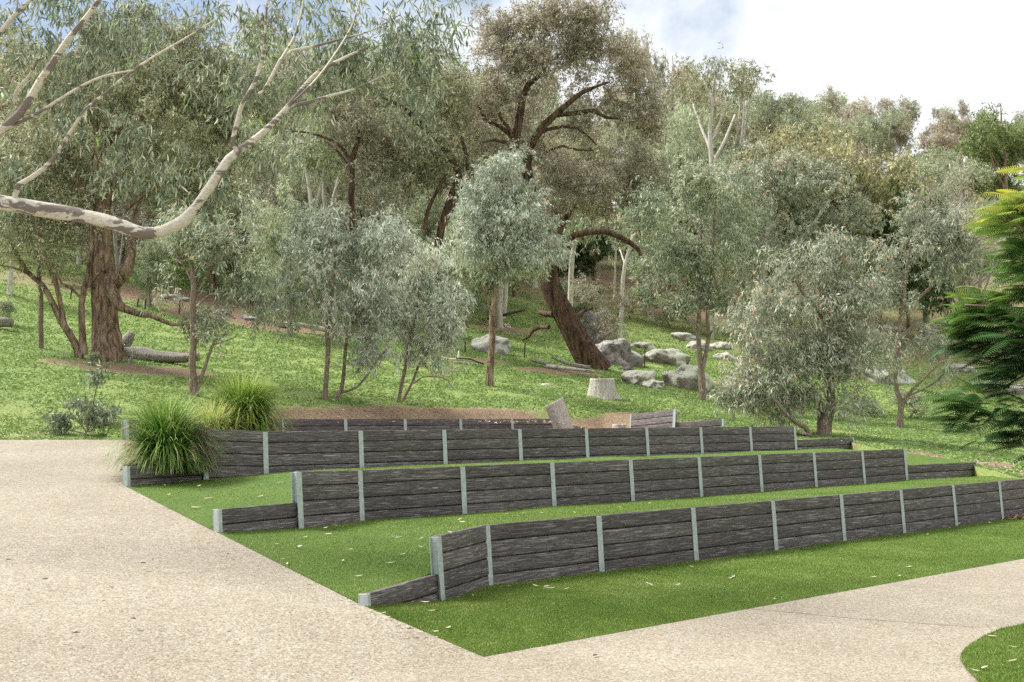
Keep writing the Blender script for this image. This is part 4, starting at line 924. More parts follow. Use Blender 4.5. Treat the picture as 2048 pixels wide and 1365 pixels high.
# ---------------------------------------------------------------- bush covering the hill: a few kinds, copied
def proto(kind, seed):
    """returns (trunk mesh, crown mesh, material names, height, half width) built around the origin, about 12 m tall"""
    rs = np.random.default_rng(seed)
    K = {  # height, crown centre z fraction, crown rx, rz, blobs, targets, per, leaf, bark, droop, len, wid, forks
     'tallgum': (14, .70, 3.6, 3.6, 9, 260, 62, 'brown', 'bark_pale', .7, .26, .065, 5),
     'whitegum': (14, .68, 4.2, 3.8, 10, 280, 62, 'olive', 'bark_pale', .6, .26, .065, 6),
     'roundgreen': (10, .58, 3.8, 3.6, 8, 330, 80, 'green', 'bark_brown', .4, .22, .07, 4),
     'golden': (10, .58, 4.0, 3.8, 8, 380, 90, 'golden', 'bark_brown', .4, .22, .06, 4),
     'greygum': (12, .64, 3.8, 4.0, 9, 300, 74, 'greygreen', 'bark_pale', .8, .25, .06, 5),
     'feathery': (10, .55, 3.6, 4.0, 8, 340, 80, 'greygreen', 'bark_grey', .9, .24, .045, 4),
     'olivegum': (12, .6, 4.2, 4.2, 10, 340, 76, 'olive', 'bark_brown', .5, .24, .06, 5),
     'darkbush': (5, .5, 2.6, 2.3, 6, 240, 90, 'dark', 'bark_brown', .2, .18, .07, 4),
     'twiggy': (9, .6, 3.6, 3.6, 8, 300, 16, 'twiggy', 'deadwood', .2, .2, .03, 7),
     'shrub': (3, .5, 1.8, 1.3, 5, 150, 70, 'greygreen', 'bark_grey', .4, .12, .04, 4),
    }[kind]
    H_, cz, rx, rz, nb, nt_, per, lf, bk, dr, ln, wd, nf = K
    limbs = []
    th = H_ * (.35 if H_ > 9 else .15)
    lean = rs.normal(0, .06, 2)
    z = np.linspace(-.3, H_ * .86, 9)
    wob = np.cumsum(rs.normal(0, .10, (9, 2)), 0); wob -= wob[0]
    tr = np.stack([z * lean[0] + wob[:, 0], z * lean[1] + wob[:, 1], z, np.linspace(.27, .05, 9) * H_ / 12], 1)
    c = catmull(tr, .5); limbs.append((c[:, :3], c[:, 3]))
    BC = []
    for b in range(nb):
        a = rs.random() * 6.283; q = rs.random() ** .5 * .72
        zz_ = rs.uniform(-1, 1) * .72
        BC.append((math.cos(a) * rx * q * math.sqrt(1 - zz_ * zz_ * .6), math.sin(a) * rx * q, H_ * cz + zz_ * rz))
    for b in BC[:nf]:
        s = c[int(len(c) * rs.uniform(.22, .55))]; e = np.array((*b, .03))
        m_ = (s + e) / 2; m_[:2] += (e[:2] - s[:2]) * .18; m_[2] -= .1; m_[3] = s[3] * .42
        s2 = s.copy(); s2[3] *= .6
        q = catmull(np.array([s2, m_, e]), .5); limbs.append((q[:, :3], np.maximum(q[:, 3], .02)))
    C, O, VB = [], [], []
    for b in BC:
        f = rs.uniform(.32, .5)
        n_ = max(6, int(nt_ / nb * (f / .41) ** 2))
        q, d = clumps(np.array(b), np.array((rx * f, rx * f, rz * f * .75)), n_, rs, .4, .26); C.append(q); O.append(d); VB.append(np.full(n_, rs.normal(0, .06)))
    C, O, VB = np.vstack(C), np.vstack(O), np.concatenate(VB)
    ok = C[:, 2] > .3; C, O, VB = C[ok], O[ok], VB[ok]
    tw_ = grow(limbs, C, rs, .3, .011)
    V, Q, v = leaves(C, O, per, .30 if H_ > 6 else .16, ln, wd, dr, rs, 5, VB, .45 if H_ > 6 else .25)
    tm = tubes_mesh('trunk', limbs + tw_, seed=seed); tm.materials.append(M[bk])
    cm = mesh_np('crown', V, Q, {'v': ('FACE', v)}); cm.materials.append(M['leaf_' + lf])
    return tm, cm, H_
PROTO = {}
for k_, s_ in (('tallgum', 41), ('whitegum', 42), ('roundgreen', 43), ('greygum', 44), ('feathery', 45), ('olivegum', 46), ('darkbush', 47), ('twiggy', 48), ('shrub', 49), ('golden', 50)):
    PROTO[k_] = proto(k_, s_)
    if k_ in ('greygum', 'olivegum', 'tallgum', 'feathery'): PROTO[k_ + '2'] = proto(k_, s_ + 100)
NAMEOF = {'darkbush': 'bush', 'shrub': 'shrub', 'twiggy': 'dead_tree'}
def plant(kind, g, height, rz, label, group, sx=1.0):
    tm, cm, H_ = PROTO[kind]; k = kind.rstrip('2'); nm = NAMEOF.get(k, 'gum_tree')
    root = empty(nm, tuple(g), rz); s = height / H_; root.scale = (s * sx, s * sx, s)
    tag(root, label, 'bush' if nm in ('bush', 'shrub') else 'tree', group)
    for n_, me in (('trunk', tm), ('crown', cm)):
        o = bpy.data.objects.new(n_, me); COL.objects.link(o); o.parent = root
    return root
def plant_at(kind, px, Y, top_py, label, group=None, sx=1.0, seed=0):
    """tree at distance Y below photo column px, as tall as reaches the row top_py"""
    x = P(px, 600, Y)[0]; g = np.array((x, Y, EYE + float(Hh(x, Y)) - .05))
    top = P(px, top_py, Y)[2]
    return plant(kind, g, max(1.2, top - g[2]), random.Random(int(px * 7 + Y + seed)).random() * 6.28, label, group, sx)
def plant_base(kind, px, py, top_py, label, group=None, sx=1.0, seed=0, nm=None):
    g = hill_ray(px, py); top = P(px, top_py, g[1])[2]
    r = plant(kind, g - np.array((0, 0, .05)), max(.5, top - g[2]), random.Random(int(px * 7 + py + seed)).random() * 6.28, label, group, sx)
    return r
GS = 'trees standing along the skyline'
for kind, px, Y, top, lab, sx in [
    ('tallgum', 1390, 120, 118, 'tall pale brown skyline gum just right of the leaning tree crown', .8),
    ('whitegum', 1465, 112, 128, 'golden brown skyline gum with fanned white limbs behind the dense grey green gum', .95),
    ('whitegum', 1335, 105, 150, 'white limbed gum showing bare pale branches beside the right edge of the leaning tree', .9),
    ('greygum', 1560, 150, 178, 'grey green gum with a low rounded top in the dip of the skyline', .9),
    ('greygum2', 1610, 160, 190, 'small grey gum second in the low part of the skyline', .8),
    ('tallgum2', 1668, 165, 158, 'slender dark topped gum poking up alone above the golden rounded trees', .6),
    ('tallgum', 1745, 160, 182, 'open brown gum with the bare dead spike rising beside it on the skyline', .9),
    ('tallgum2', 1800, 155, 184, 'reddish brown open gum ending the skyline clump before the bright gap of sky', .85),
    ('tallgum', 1895, 160, 200, 'thin purplish gum first right of the bright gap of sky', .6),
    ('tallgum2', 1930, 158, 188, 'loose brown gum with see through crown between the thin purplish one and the green one', .7),
    ('roundgreen', 2030, 120, 160, 'fresh green tall tree filling the top right corner of the skyline', .8),
    ('roundgreen', 1985, 130, 205, 'green tree stepping down from the tallest one in the top right corner', .6),
    ('tallgum', 1260, 100, 20, 'thin airy gum rising behind the right shoulder of the leaning tree', .5),
    ('olivegum', 920, 80, 60, 'olive gum filling the gap left of the leaning tree crown under the pale blue sky', .7),
    ('olivegum2', 1345, 130, 60, 'wispy tall gum tip above the pale brown gum against the white cloud', .35)]:
    plant_at(kind, px, Y, top, lab, GS, sx)
GR = 'golden olive round trees on the hillside'
plant_at('golden', 1590, 77, 228, 'golden olive rounded tree, left of the pair above the dense grey green gum', GR, .8)
plant_at('golden', 1665, 75, 222, 'golden olive rounded tree, right of the pair above the dense grey green gum', GR, .85)
plant_at('roundgreen', 1765, 76, 262, 'fresh green bushy tree right of the golden olive pair', None, .6)
plant_at('feathery', 1725, 82, 330, 'grey feathery tree between the golden olive pair and the dark green bush', None, .8)
plant_at('darkbush', 1815, 80, 308, 'tall very dark green tree in the hollow right of the fresh green tree', None, .55)
plant_at('darkbush', 1790, 76, 350, 'dark green bush leaning against the very dark tree in the hollow', None, .6)
plant_at('darkbush', 1345, 88, 305, 'dark green bush at the foot of the white limbed gum', None, .6)
plant_at('twiggy', 1920, 84, 315, 'pale grey twiggy tree with white dead limbs, left of the fern leaved tree', None, .8)
plant_at('twiggy', 1850, 78, 330, 'pale grey twiggy tree below the bright gap of sky', None, .9)
plant_at('twiggy', 1960, 74, 400, 'low pale twiggy tree just left of the yellow fern leaves', None, .8)
plant_at('feathery', 1390, 84, 262, 'soft green feathery tree under the white limbed gums', None, .7)
plant_at('roundgreen', 1320, 100, 240, 'fresh green tree glimpsed right of the leaning tree limbs', None, .6)
plant_at('greygum', 1835, 118, 296, 'grey green gum low in the bright gap of sky', None, 1.3)
plant_at('olivegum', 1878, 122, 285, 'olive gum just right of the bright gap of sky', None, 1.1)
plant_at('feathery', 1800, 112, 300, 'feathery grey tree under the left side of the bright gap of sky', None, 1.2)
plant_at('greygum2', 1915, 112, 300, 'grey green gum behind the pale grey twiggy tree', None, 1.2)
plant_base('darkbush', 845, 545, 432, 'bright topped dark green bush between the silver gum and its neighbour', None, 1.0)
plant_base('darkbush', 1190, 575, 455, 'dark green leafy tree under the arching limb of the leaning tree', None, .85)
plant_base('darkbush', 1145, 570, 470, 'dark green leafy tree seen past the trunk of the leaning tree', None, .85)
plant_base('shrub', 1165, 640, 545, 'dull green shrub right behind the leaning trunk', None, 1.2)
plant_base('shrub', 1260, 640, 560, 'grey green shrub on top of the great grey boulder', None, 1.0)
plant_base('shrub', 1340, 655, 590, 'rusty green blackberry tangle above the row of boulders', None, 1.3)
plant_base('feathery', 300, 615, 440, 'dark grey green drooping tree right of the massive old gum', None, .9)
plant_base('feathery', 560, 615, 330, 'soft grey green tree mass left of the red forked stems', None, 1.0)
plant_base('feathery', 470, 600, 380, 'soft grey green tree behind the slim mottled gum', None, .9)
plant_base('greygum', 20, 590, 330, 'grey green tree at the left edge behind the curved stems', None, .9)
plant_base('shrub', 180, 730, 708, 'tiny dark tuft at the foot of the massive old gum', None, 1.0)
plant_base('shrub', 1820, 838, 770, 'low brown green bramble behind the airy young gum', None, 1.6)
plant_base('shrub', 1750, 836, 790, 'low bramble between the wide bushy gum and the airy young gum', None, 1.4)
plant_base('shrub', 1990, 800, 740, 'tangled brown shrub half hidden under the fern leaved tree', None, 1.3)
plant_base('shrub', 20, 650, 590, 'thin bare bush at the left edge above the short grey log', None, .8)

# white trunks among the bush
def trunk_tree(px, py, pts, label, r=5, leaf='greygreen', n=40, seed=0, Y=None):
    if Y is not None:            # stand it at distance Y, rooted where the slope is there
        x = P(px, py, Y)[0]; zg = EYE + float(Hh(x, Y)); lo, hi = 200.0, 900.0
        for _ in range(40):
            m_ = (lo + hi) / 2
            if P(px, m_, Y)[2] > zg: lo = m_
            else: hi = m_
        py = lo; pts = [[(pts[0][0][0], py, pts[0][0][2])] + [q for q in pts[0][1:] if q[1] < py]] + pts[1:]
    hero('gum_tree', label, 'tree', (px, py), pts, [(pts[0][-1][0], pts[0][-1][1] + 10, 60, 40, n)], leaf, 'bark_pale', 300 + seed, Y=Y, per=60, sig=.5, ln=.24, wd=.06, attach=.4, spray=.5, drift=2, flare=.2, tw=.012, group='white trunked gums in the bush')
trunk_tree(1140, 590, [[(1140, 590, 6), (1142, 550, 5.5), (1147, 500, 5), (1155, 455, 4.5), (1158, 430, 4)], [(1147, 500, 3), (1130, 460, 2)]], 'bright white trunk standing just right of the leaning dark trunk', seed=1, Y=62)
trunk_tree(1240, 600, [[(1240, 600, 4.5), (1246, 560, 4), (1250, 530, 4), (1262, 490, 3.5), (1270, 440, 2.5)], [(1228, 596, 2), (1230, 550, 2), (1232, 500, 1.8), (1230, 470, 1)], [(1250, 530, 2), (1240, 500, 1.5)]], 'white trunk with a thinner twin under the tip of the arching limb', seed=2, Y=70)
trunk_tree(622, 560, [[(622, 560, 5), (626, 470, 5), (622, 400, 4.5), (612, 330, 4), (606, 280, 3)], [(624, 440, 3), (640, 380, 3), (650, 330, 2)]], 'left one of three pale trunks in the bush beside the red forked stems', seed=3, Y=53)
trunk_tree(652, 545, [[(652, 545, 5), (655, 460, 5), (648, 390, 4.5), (655, 320, 4), (668, 250, 3), (670, 210, 2)]], 'middle one of three pale trunks in the bush beside the red forked stems', seed=4, Y=54)
trunk_tree(668, 530, [[(668, 530, 5), (665, 440, 5), (672, 380, 4.5), (690, 320, 4), (705, 270, 3)], [(672, 380, 3), (690, 345, 2.5)]], 'right one of three pale trunks in the bush beside the red forked stems', seed=5, Y=55)
trunk_tree(1422, 470, [[(1422, 470, 6), (1424, 400, 6), (1424, 330, 5.5), (1420, 270, 4), (1426, 200, 3), (1430, 150, 2)], [(1424, 330, 3.5), (1450, 280, 3), (1470, 230, 2)], [(1422, 300, 3.5), (1400, 250, 2.5), (1385, 205, 1.5)], [(1424, 280, 3), (1445, 230, 2), (1450, 180, 1.2)]], 'tall white trunk with forked top above the dense grey green gum', leaf='olive', n=50, seed=6, Y=74)
trunk_tree(1345, 470, [[(1345, 470, 4), (1340, 380, 4), (1325, 300, 4), (1345, 240, 3), (1365, 190, 2)], [(1325, 300, 3), (1320, 240, 2.5), (1335, 190, 1.5)], [(1335, 270, 2.5), (1372, 250, 2), (1385, 230, 1)]], 'white bare armed trunk right of the brown mass of the leaning tree', leaf='olive', n=30, seed=7, Y=100)
trunk_tree(1725, 520, [[(1725, 520, 4), (1728, 460, 4), (1735, 400, 3), (1742, 350, 2)]], 'pale trunk rising behind the right side of the dense grey green gum', seed=8, Y=86)

# fill of the slope, away from the named trees; nearer rows first
rnd = random.Random(5)
def fillrow(n, Y0, Y1, pxr, toprange, kinds, zone, sx=1.0, mind=3.2):
    done = []
    for _ in range(n * 6):
        if len(done) >= n: break
        px = rnd.uniform(*pxr); Y = rnd.uniform(Y0, Y1); x = P(px, 600, Y)[0]
        if any((x - a) ** 2 + (Y - b) ** 2 < mind ** 2 for a, b in done): continue
        k = rnd.choice(kinds)
        if 1105 < px < 1300 and Y < 96: continue
        done.append((x, Y)); kk = k.rstrip('2')
        desc = {'tallgum': 'brown topped gum', 'whitegum': 'pale trunked olive gum', 'roundgreen': 'fresh green tree', 'greygum': 'grey green gum', 'feathery': 'soft feathery grey green tree', 'olivegum': 'olive green gum', 'darkbush': 'dark green bush', 'twiggy': 'pale twiggy leafless tree', 'shrub': 'low grey green shrub'}[kk]
        plant_at(k, px, Y, rnd.uniform(*toprange(px)), f'{desc} in the bush {zone}', f'{desc}s {zone}', sx * rnd.uniform(.85, 1.15))
L_ = lambda a, b: (lambda px: (a, b))
fillrow(24, 55, 70, (-80, 620), L_(160, 330), ['greygum', 'olivegum', 'greygum2', 'whitegum', 'olivegum2', 'feathery2'], 'behind the massive old gum', .95)
fillrow(26, 72, 100, (-100, 640), L_(20, 190), ['greygum', 'olivegum', 'tallgum', 'olivegum2', 'greygum2'], 'behind the massive old gum')
fillrow(13, 66, 82, (560, 1010), L_(270, 400), ['feathery', 'greygum', 'whitegum', 'olivegum', 'tallgum'], 'between the white trunks and the leaning tree', .95)
fillrow(18, 85, 120, (520, 1000), L_(90, 220), ['feathery', 'greygum', 'olivegum2', 'tallgum2', 'greygum2'], 'between the white trunks and the leaning tree')
fillrow(10, 125, 150, (600, 1000), L_(80, 190), ['greygum', 'olivegum'], 'between the white trunks and the leaning tree')
fillrow(16, 72, 110, (1000, 1340), L_(330, 450), ['feathery', 'greygum', 'olivegum', 'roundgreen'], 'behind the leaning tree', .9)
fillrow(9, 80, 100, (930, 1330), L_(150, 260), ['greygum', 'olivegum', 'feathery2', 'whitegum'], 'seen through the crown of the leaning tree', .8)
fillrow(10, 112, 140, (1000, 1330), L_(150, 260), ['greygum', 'olivegum', 'feathery2'], 'behind the leaning tree')
slope = lambda a, b: (lambda px: (a + max(0, px - 1350) * .17, b + max(0, px - 1350) * .17))
fillrow(16, 78, 100, (1330, 2120), slope(330, 400), ['feathery', 'twiggy', 'greygum', 'feathery2', 'roundgreen', 'greygum2'], 'on the slope at right', .9)
fillrow(22, 100, 130, (1330, 2150), slope(235, 290), ['greygum', 'feathery', 'olivegum', 'greygum2', 'whitegum', 'tallgum'], 'on the slope at right')
def ridge(px):
    if 1828 < px < 1866: return (285, 310)
    b = 125 if px < 1500 else 178 if px < 1640 else 178 + (px - 1640) * .05
    return (b, b + 50)
fillrow(34, 140, 178, (1350, 2130), ridge, ['greygum', 'tallgum', 'greygum2', 'tallgum2', 'whitegum', 'olivegum'], 'along the top of the slope at right', 1.0, 4.5)
fillrow(10, 48, 66, (60, 620), L_(300, 470), ['twiggy', 'feathery', 'twiggy'], 'beyond the left lawn', .8)
fillrow(8, 56, 72, (640, 1000), L_(330, 480), ['twiggy', 'feathery'], 'beyond the middle lawn', .8)
# ---------------------------------------------------------------- boulders
def boulder(px, py, rx_px, h_px, mat, label, seed, depth=.75, sink=.18, yoff=0, cut=None):
    g = hill_ray(px, py); g = g + np.array((0, yoff, 0)) if yoff else g
    k = pxm(g[1]); rx = rx_px * k; hz = h_px * k
    bm = bmesh.new(); bmesh.ops.create_icosphere(bm, subdivisions=5, radius=1.0); sv = Vector((seed * 3.7, seed * 1.3, 0))
    for v in bm.verts:
        p = v.co.copy(); n = mnoise.noise(p * .9 + sv) * .34 + mnoise.noise(p * 2.1 + sv) * .2 + mnoise.noise(p * 5 + sv) * .05 + mnoise.noise(p * 12 + sv) * .018
        c = mnoise.voronoi(p * 1.1 + sv)[0][0] * .26
        p = p * (1 + n - c + .05)
        p.z = math.copysign(abs(p.z) ** .85, p.z)
        v.co = Vector((p.x * rx, p.y * rx * depth, p.z * hz * (1 - 0) * .93))
    me = bm_mesh('boulder', bm, True)
    o = link('boulder', me, M[mat], None, (g[0], g[1] + rx * depth * .5, g[2] + hz * (.0 - sink * .3)))
    o.rotation_euler[2] = seed * .9 % .8 - .4
    tag(o, label, 'boulder', 'granite boulders on the slope'); return o
for a in [
    (1282, 772, 40, 36, 'rock_lichen', 'rounded pale lichen boulder right of the pale stump, with a smaller wedge against it'),
    (1305, 778, 24, 22, 'rock_lichen', 'small wedge of lichen rock leaning on the rounded pale boulder'),
    (1250, 742, 18, 10, 'rock_dark', 'small dark rock peeping out behind the rounded pale boulder'),
    (1372, 778, 55, 58, 'rock_lichen', 'large lichen boulder with a dark hollow under its left side, behind the twin stemmed gum'),
    (1330, 728, 52, 38, 'rock_lichen', 'broad brown and white boulder above the large hollowed one'),
    (1288, 698, 30, 18, 'rock_pale', 'flat pale slab beside the great grey boulder'),
    (1226, 730, 66, 58, 'rock_grey', 'great grey boulder filling the space right of the leaning dark trunk'),
    (1195, 690, 42, 92, 'rock_grey', 'tall grey rock standing behind the great grey boulder'),
    (1140, 672, 22, 22, 'rock_pale', 'white topped rock showing past the leaning dark trunk'),
    (1400, 700, 28, 24, 'rock_pale', 'pale rock behind the stems of the twin stemmed gum'),
    (1440, 698, 26, 17, 'rock_pale', 'pale flat topped rock right of the twin stemmed gum'),
    (1452, 722, 24, 20, 'rock_pale', 'pale rock half covered by the bushy gum leaves'),
    (1368, 680, 30, 18, 'rock_pale', 'weathered pale outcrop upslope of the boulders'),
    (978, 706, 42, 44, 'rock_pale', 'sloping grey boulder split by the straight trunk of the silver gum'),
    (1013, 655, 9, 9, 'rock_pale', 'little grey stone on the slope above the split boulder'),
    (1092, 772, 16, 5, 'rock_pale', 'flat pink stone in the grass left of the pale stump'),
    (566, 655, 30, 16, 'rock_grey', 'rounded grey rock in the left bank near the brown brush'),
    (500, 640, 28, 14, 'rock_grey', 'grey rock in the left bank behind the slim mottled gum'),
    (440, 632, 26, 14, 'rock_grey', 'dull rock in the left bank by the crooked low arm of the old gum'),
    (345, 600, 30, 14, 'rock_pale', 'pale rock beyond the massive old gum on its right'),
    (730, 680, 26, 14, 'rock_grey', 'pale rock glimpsed behind the two stemmed silver green gum'),
    (1775, 766, 60, 40, 'rock_pale', 'large whitish rock between the bushy gum and the airy gum'),
    (1722, 742, 30, 26, 'rock_pale', 'whitish rock beside the right edge of the bushy gum'),
    (1880, 800, 20, 12, 'rock_pale', 'pale stone on the grass right of the airy young gum'),
    (1795, 662, 22, 12, 'rock_pale', 'pale rock high on the slope behind the airy young gum'),
    (1862, 668, 24, 12, 'rock_pale', 'pale rock high on the slope left of the fern leaved tree'),
    (1930, 744, 34, 18, 'rock_pale', 'pale rock low behind the left edge of the fern leaved tree'),
    (2040, 790, 24, 26, 'rock_pale', 'greyish rock at the right edge under the fern leaved tree'),
    (1290, 612, 30, 10, 'rock_pale', 'flat buff slab on the slope below the white twin trunk'),
    (676, 800, 5, 2.5, 'rock_pale', 'tiny white stone at the foot of the two stemmed silver green gum'),
    (833, 808, 8, 4, 'rock_grey', 'small grey stone in the grass right of the small drooping silver gum')]:
    boulder(*a, seed=len(a[5]) + a[0] % 17)

# ---------------------------------------------------------------- stumps, logs, sticks
def stump(px, base_py, top_py, rb_, rt, label, lean=(0, 0), slant=0.0, mat='deadpale', Y=None, name='tree_stump', seed=1, squash=.8):
    g = hill_ray(px, base_py) if Y is None else P(px, base_py, Y)
    k = pxm(g[1]); H_ = (base_py - top_py) * k; rb_ *= k; rt *= k
    rs = np.random.default_rng(seed); n, m = 72, 22
    a = np.arange(n) / n * 2 * np.pi; V = []
    prof = 1 + .05 * np.sin(a * 3 + 1) + .03 * np.sin(a * 7 + 2)
    groove = .02 * np.sin(a * 17 + .5) + .018 * np.sin(a * 29) + rs.normal(0, .008, n)
    for j in range(m):
        t = j / (m - 1); r = rt + (rb_ - rt) * (1 - t) ** 1.7
        root_ = 1 + .14 * np.sin(a * 5 + 2) * (1 - t) ** 3
        z = t * H_ * (1 + slant * np.cos(a)) - .12
        gg = groove * (1 + .3 * np.sin(t * 9 + a * 4))
        V.append(np.stack([r * np.cos(a) * (prof + gg) * root_ + lean[0] * H_ * t, r * np.sin(a) * (prof + gg) * root_ * squash + lean[1] * H_ * t, z + (rs.normal(0, .012, n) if j == m - 1 else 0)], 1))
    for q in (.85, .5, .12):
        c = V[m - 1].mean(0); V.append(c + (V[m - 1] - c) * q - np.array((0, 0, .03 * (1 - q))))
    mm = len(V); V = np.vstack(V); idx = np.arange(mm * n).reshape(mm, n); nx = np.roll(idx, -1, 1)
    Q = np.stack([idx[:-1], nx[:-1], nx[1:], idx[1:]], -1).reshape(-1, 4)
    o = link(name, mesh_np(name, V, Q, smooth=True), M[mat], None, tuple(g)); tag(o, label, 'stump' if name == 'tree_stump' else 'log'); return o
stump(1203, 795, 752, 34, 24, 'pale weathered stump, flat topped and flared at the base, left of the lichen boulders', seed=3)
stump(1133, 868, 797, 19, 18, 'leaning cut log standing on end at the right end of the highest wall', lean=(-.36, 0), slant=.13, Y=35.2, name='upright_log', seed=5)
stump(1238, 870, 842, 18, 13, 'low cut stump, only its top showing, left of the short far wall', Y=36.5, seed=8)
def stick(pts, label, name='fallen_branch', mat='deadwood', Y=None, cat='branch', wob=.1, lift=.6, seed=0, group=None):
    """pts (px, py, r_px) lying on the slope (py is where it touches)"""
    A = []
    for i, q in enumerate(pts):
        g = hill_ray(q[0], q[1]) if Y is None else None
        yy = g[1] if Y is None else Y
        p = P(q[0], q[1] - q[2] * lift, yy) if Y is not None else g + np.array((0, 0, q[2] * pxm(yy) * lift)); A.append((*p, q[2] * pxm(yy)))
    c = catmull(np.array(A), .25); o0 = c[0, :3].copy()
    o = link(name, tubes_mesh(name, [(c[:, :3] - o0, np.maximum(c[:, 3], .012))], wob=wob, seed=seed, smax=16), M[mat], None, tuple(o0)); tag(o, label, cat, group); return o
YS = float(hill_ray(300, 722)[1])
stick([(240, 708, 9), (270, 712, 14), (310, 716, 12), (350, 718, 10), (398, 716, 8)], 'long grey fallen log lying right of the massive old gum', 'fallen_log', Y=YS, cat='log', wob=.22, seed=2, lift=.2)
stick([(238, 716, 12), (248, 690, 13), (258, 676, 10), (263, 666, 7)], 'short broken grey log end tilted up beside the massive old gum', 'fallen_log', Y=YS + .5, cat='log', wob=.2, seed=3, lift=0)
stick([(-20, 660, 11), (0, 648, 11), (24, 650, 9)], 'short grey log cut off by the left edge', 'fallen_log', Y=float(hill_ray(10, 662)[1]), cat='log', seed=4, lift=.4)
stick([(240, 746, 4), (256, 730, 3.5), (264, 716, 3), (270, 702, 3)], 'forked grey root standing up in front of the long grey log', 'dead_root', Y=YS - 1.5, seed=5, lift=0)
stick([(118, 712, 2), (140, 704, 3.5), (155, 705, 3)], 'dark root creeping left from the curved stems', 'dead_root', mat='darkstick', Y=YS, seed=6)
stick([(588, 650, 4), (615, 655, 5), (640, 660, 5), (672, 668, 3.5)], 'bleached log lying in the left bank behind the young gums', 'fallen_log', mat='bark_pale', Y=float(hill_ray(640, 672)[1]), cat='log', seed=7)
stick([(1092, 735, 4), (1120, 738, 4), (1160, 742, 3), (1190, 745, 2.5)], 'pale straight branch on the bare ground at the foot of the leaning tree', mat='bark_pale', Y=float(hill_ray(1130, 744)[1]), seed=8)
stick([(1104, 716, 2.5), (1125, 726, 3), (1150, 733, 4), (1180, 738, 4)], 'brown broken branch propped against the foot of the leaning tree', mat='deadwood', Y=float(hill_ray(1150, 740)[1]) - .3, seed=9, lift=.5)
stick([(1062, 722, 2.5), (1085, 728, 4), (1100, 732, 3)], 'thin grey slab of wood left of the pale straight branch', mat='deadwood', Y=float(hill_ray(1085, 735)[1]), seed=10)
stick([(872, 714, 2), (895, 720, 2), (930, 722, 2.5), (962, 728, 2)], 'pale thin fallen branch left of the straight trunked silver gum', mat='bark_pale', Y=float(hill_ray(920, 728)[1]), seed=11)
stick([(916, 722, 3), (918, 702, 1.5)], 'short pale stub standing up from the fallen branches', 'dead_root', mat='bark_pale', Y=float(hill_ray(920, 728)[1]) + .1, seed=12, lift=0)
stick([(912, 718, 1.5), (940, 720, 2), (958, 726, 1.5), (968, 730, 2)], 'black curved fallen branch touching the silver gum trunk', mat='darkstick', Y=float(hill_ray(920, 728)[1]) - .2, seed=13)
stick([(960, 642, 2.5), (985, 635, 3), (1010, 630, 3), (1050, 620, 2)], 'dark long dead limb across the slope behind the silver gum trunk', mat='darkstick', Y=float(hill_ray(1000, 650)[1]), seed=14, lift=0)
stick([(1562, 858, 4), (1590, 866, 4), (1622, 874, 4)], 'bare curved low stem lying on the grass left of the bushy gum foot', mat='bark_grey', Y=34.6, seed=15)
for i, (px, py, h, lab) in enumerate([(1049, 718, 32, 'thin dark picket left of the leaning tree'), (1289, 738, 42, 'thin dark picket behind the rounded lichen boulder'), (930, 705, 24, 'thin dark picket behind the silver drooping gum'),
                                      (275, 614, 16, 'short dark picket just right of the massive old gum'), (290, 618, 20, 'second dark picket right of the massive old gum'), (358, 628, 26, 'dark picket by the slim mottled gum'), (141, 600, 18, 'dark picket left of the massive old gum')]):
    g = hill_ray(px, py); k = pxm(g[1]); H_ = h * k
    V, Q = tubes([(np.array([(0, 0, -.1), (.01, 0, H_ * .5), (.03, 0, H_)]), np.array((.03, .03, .028)))], smin=5)
    o = link('fence_picket', tubes_mesh('fence_picket', [(np.array([(0, 0, -.1), (.01, 0, H_ * .5), (.03, 0, H_)]), np.array((.03, .03, .028)))], smin=4), M['rust'], None, tuple(g)); tag(o, lab, 'fence post', 'rusty fence pickets on the slope')

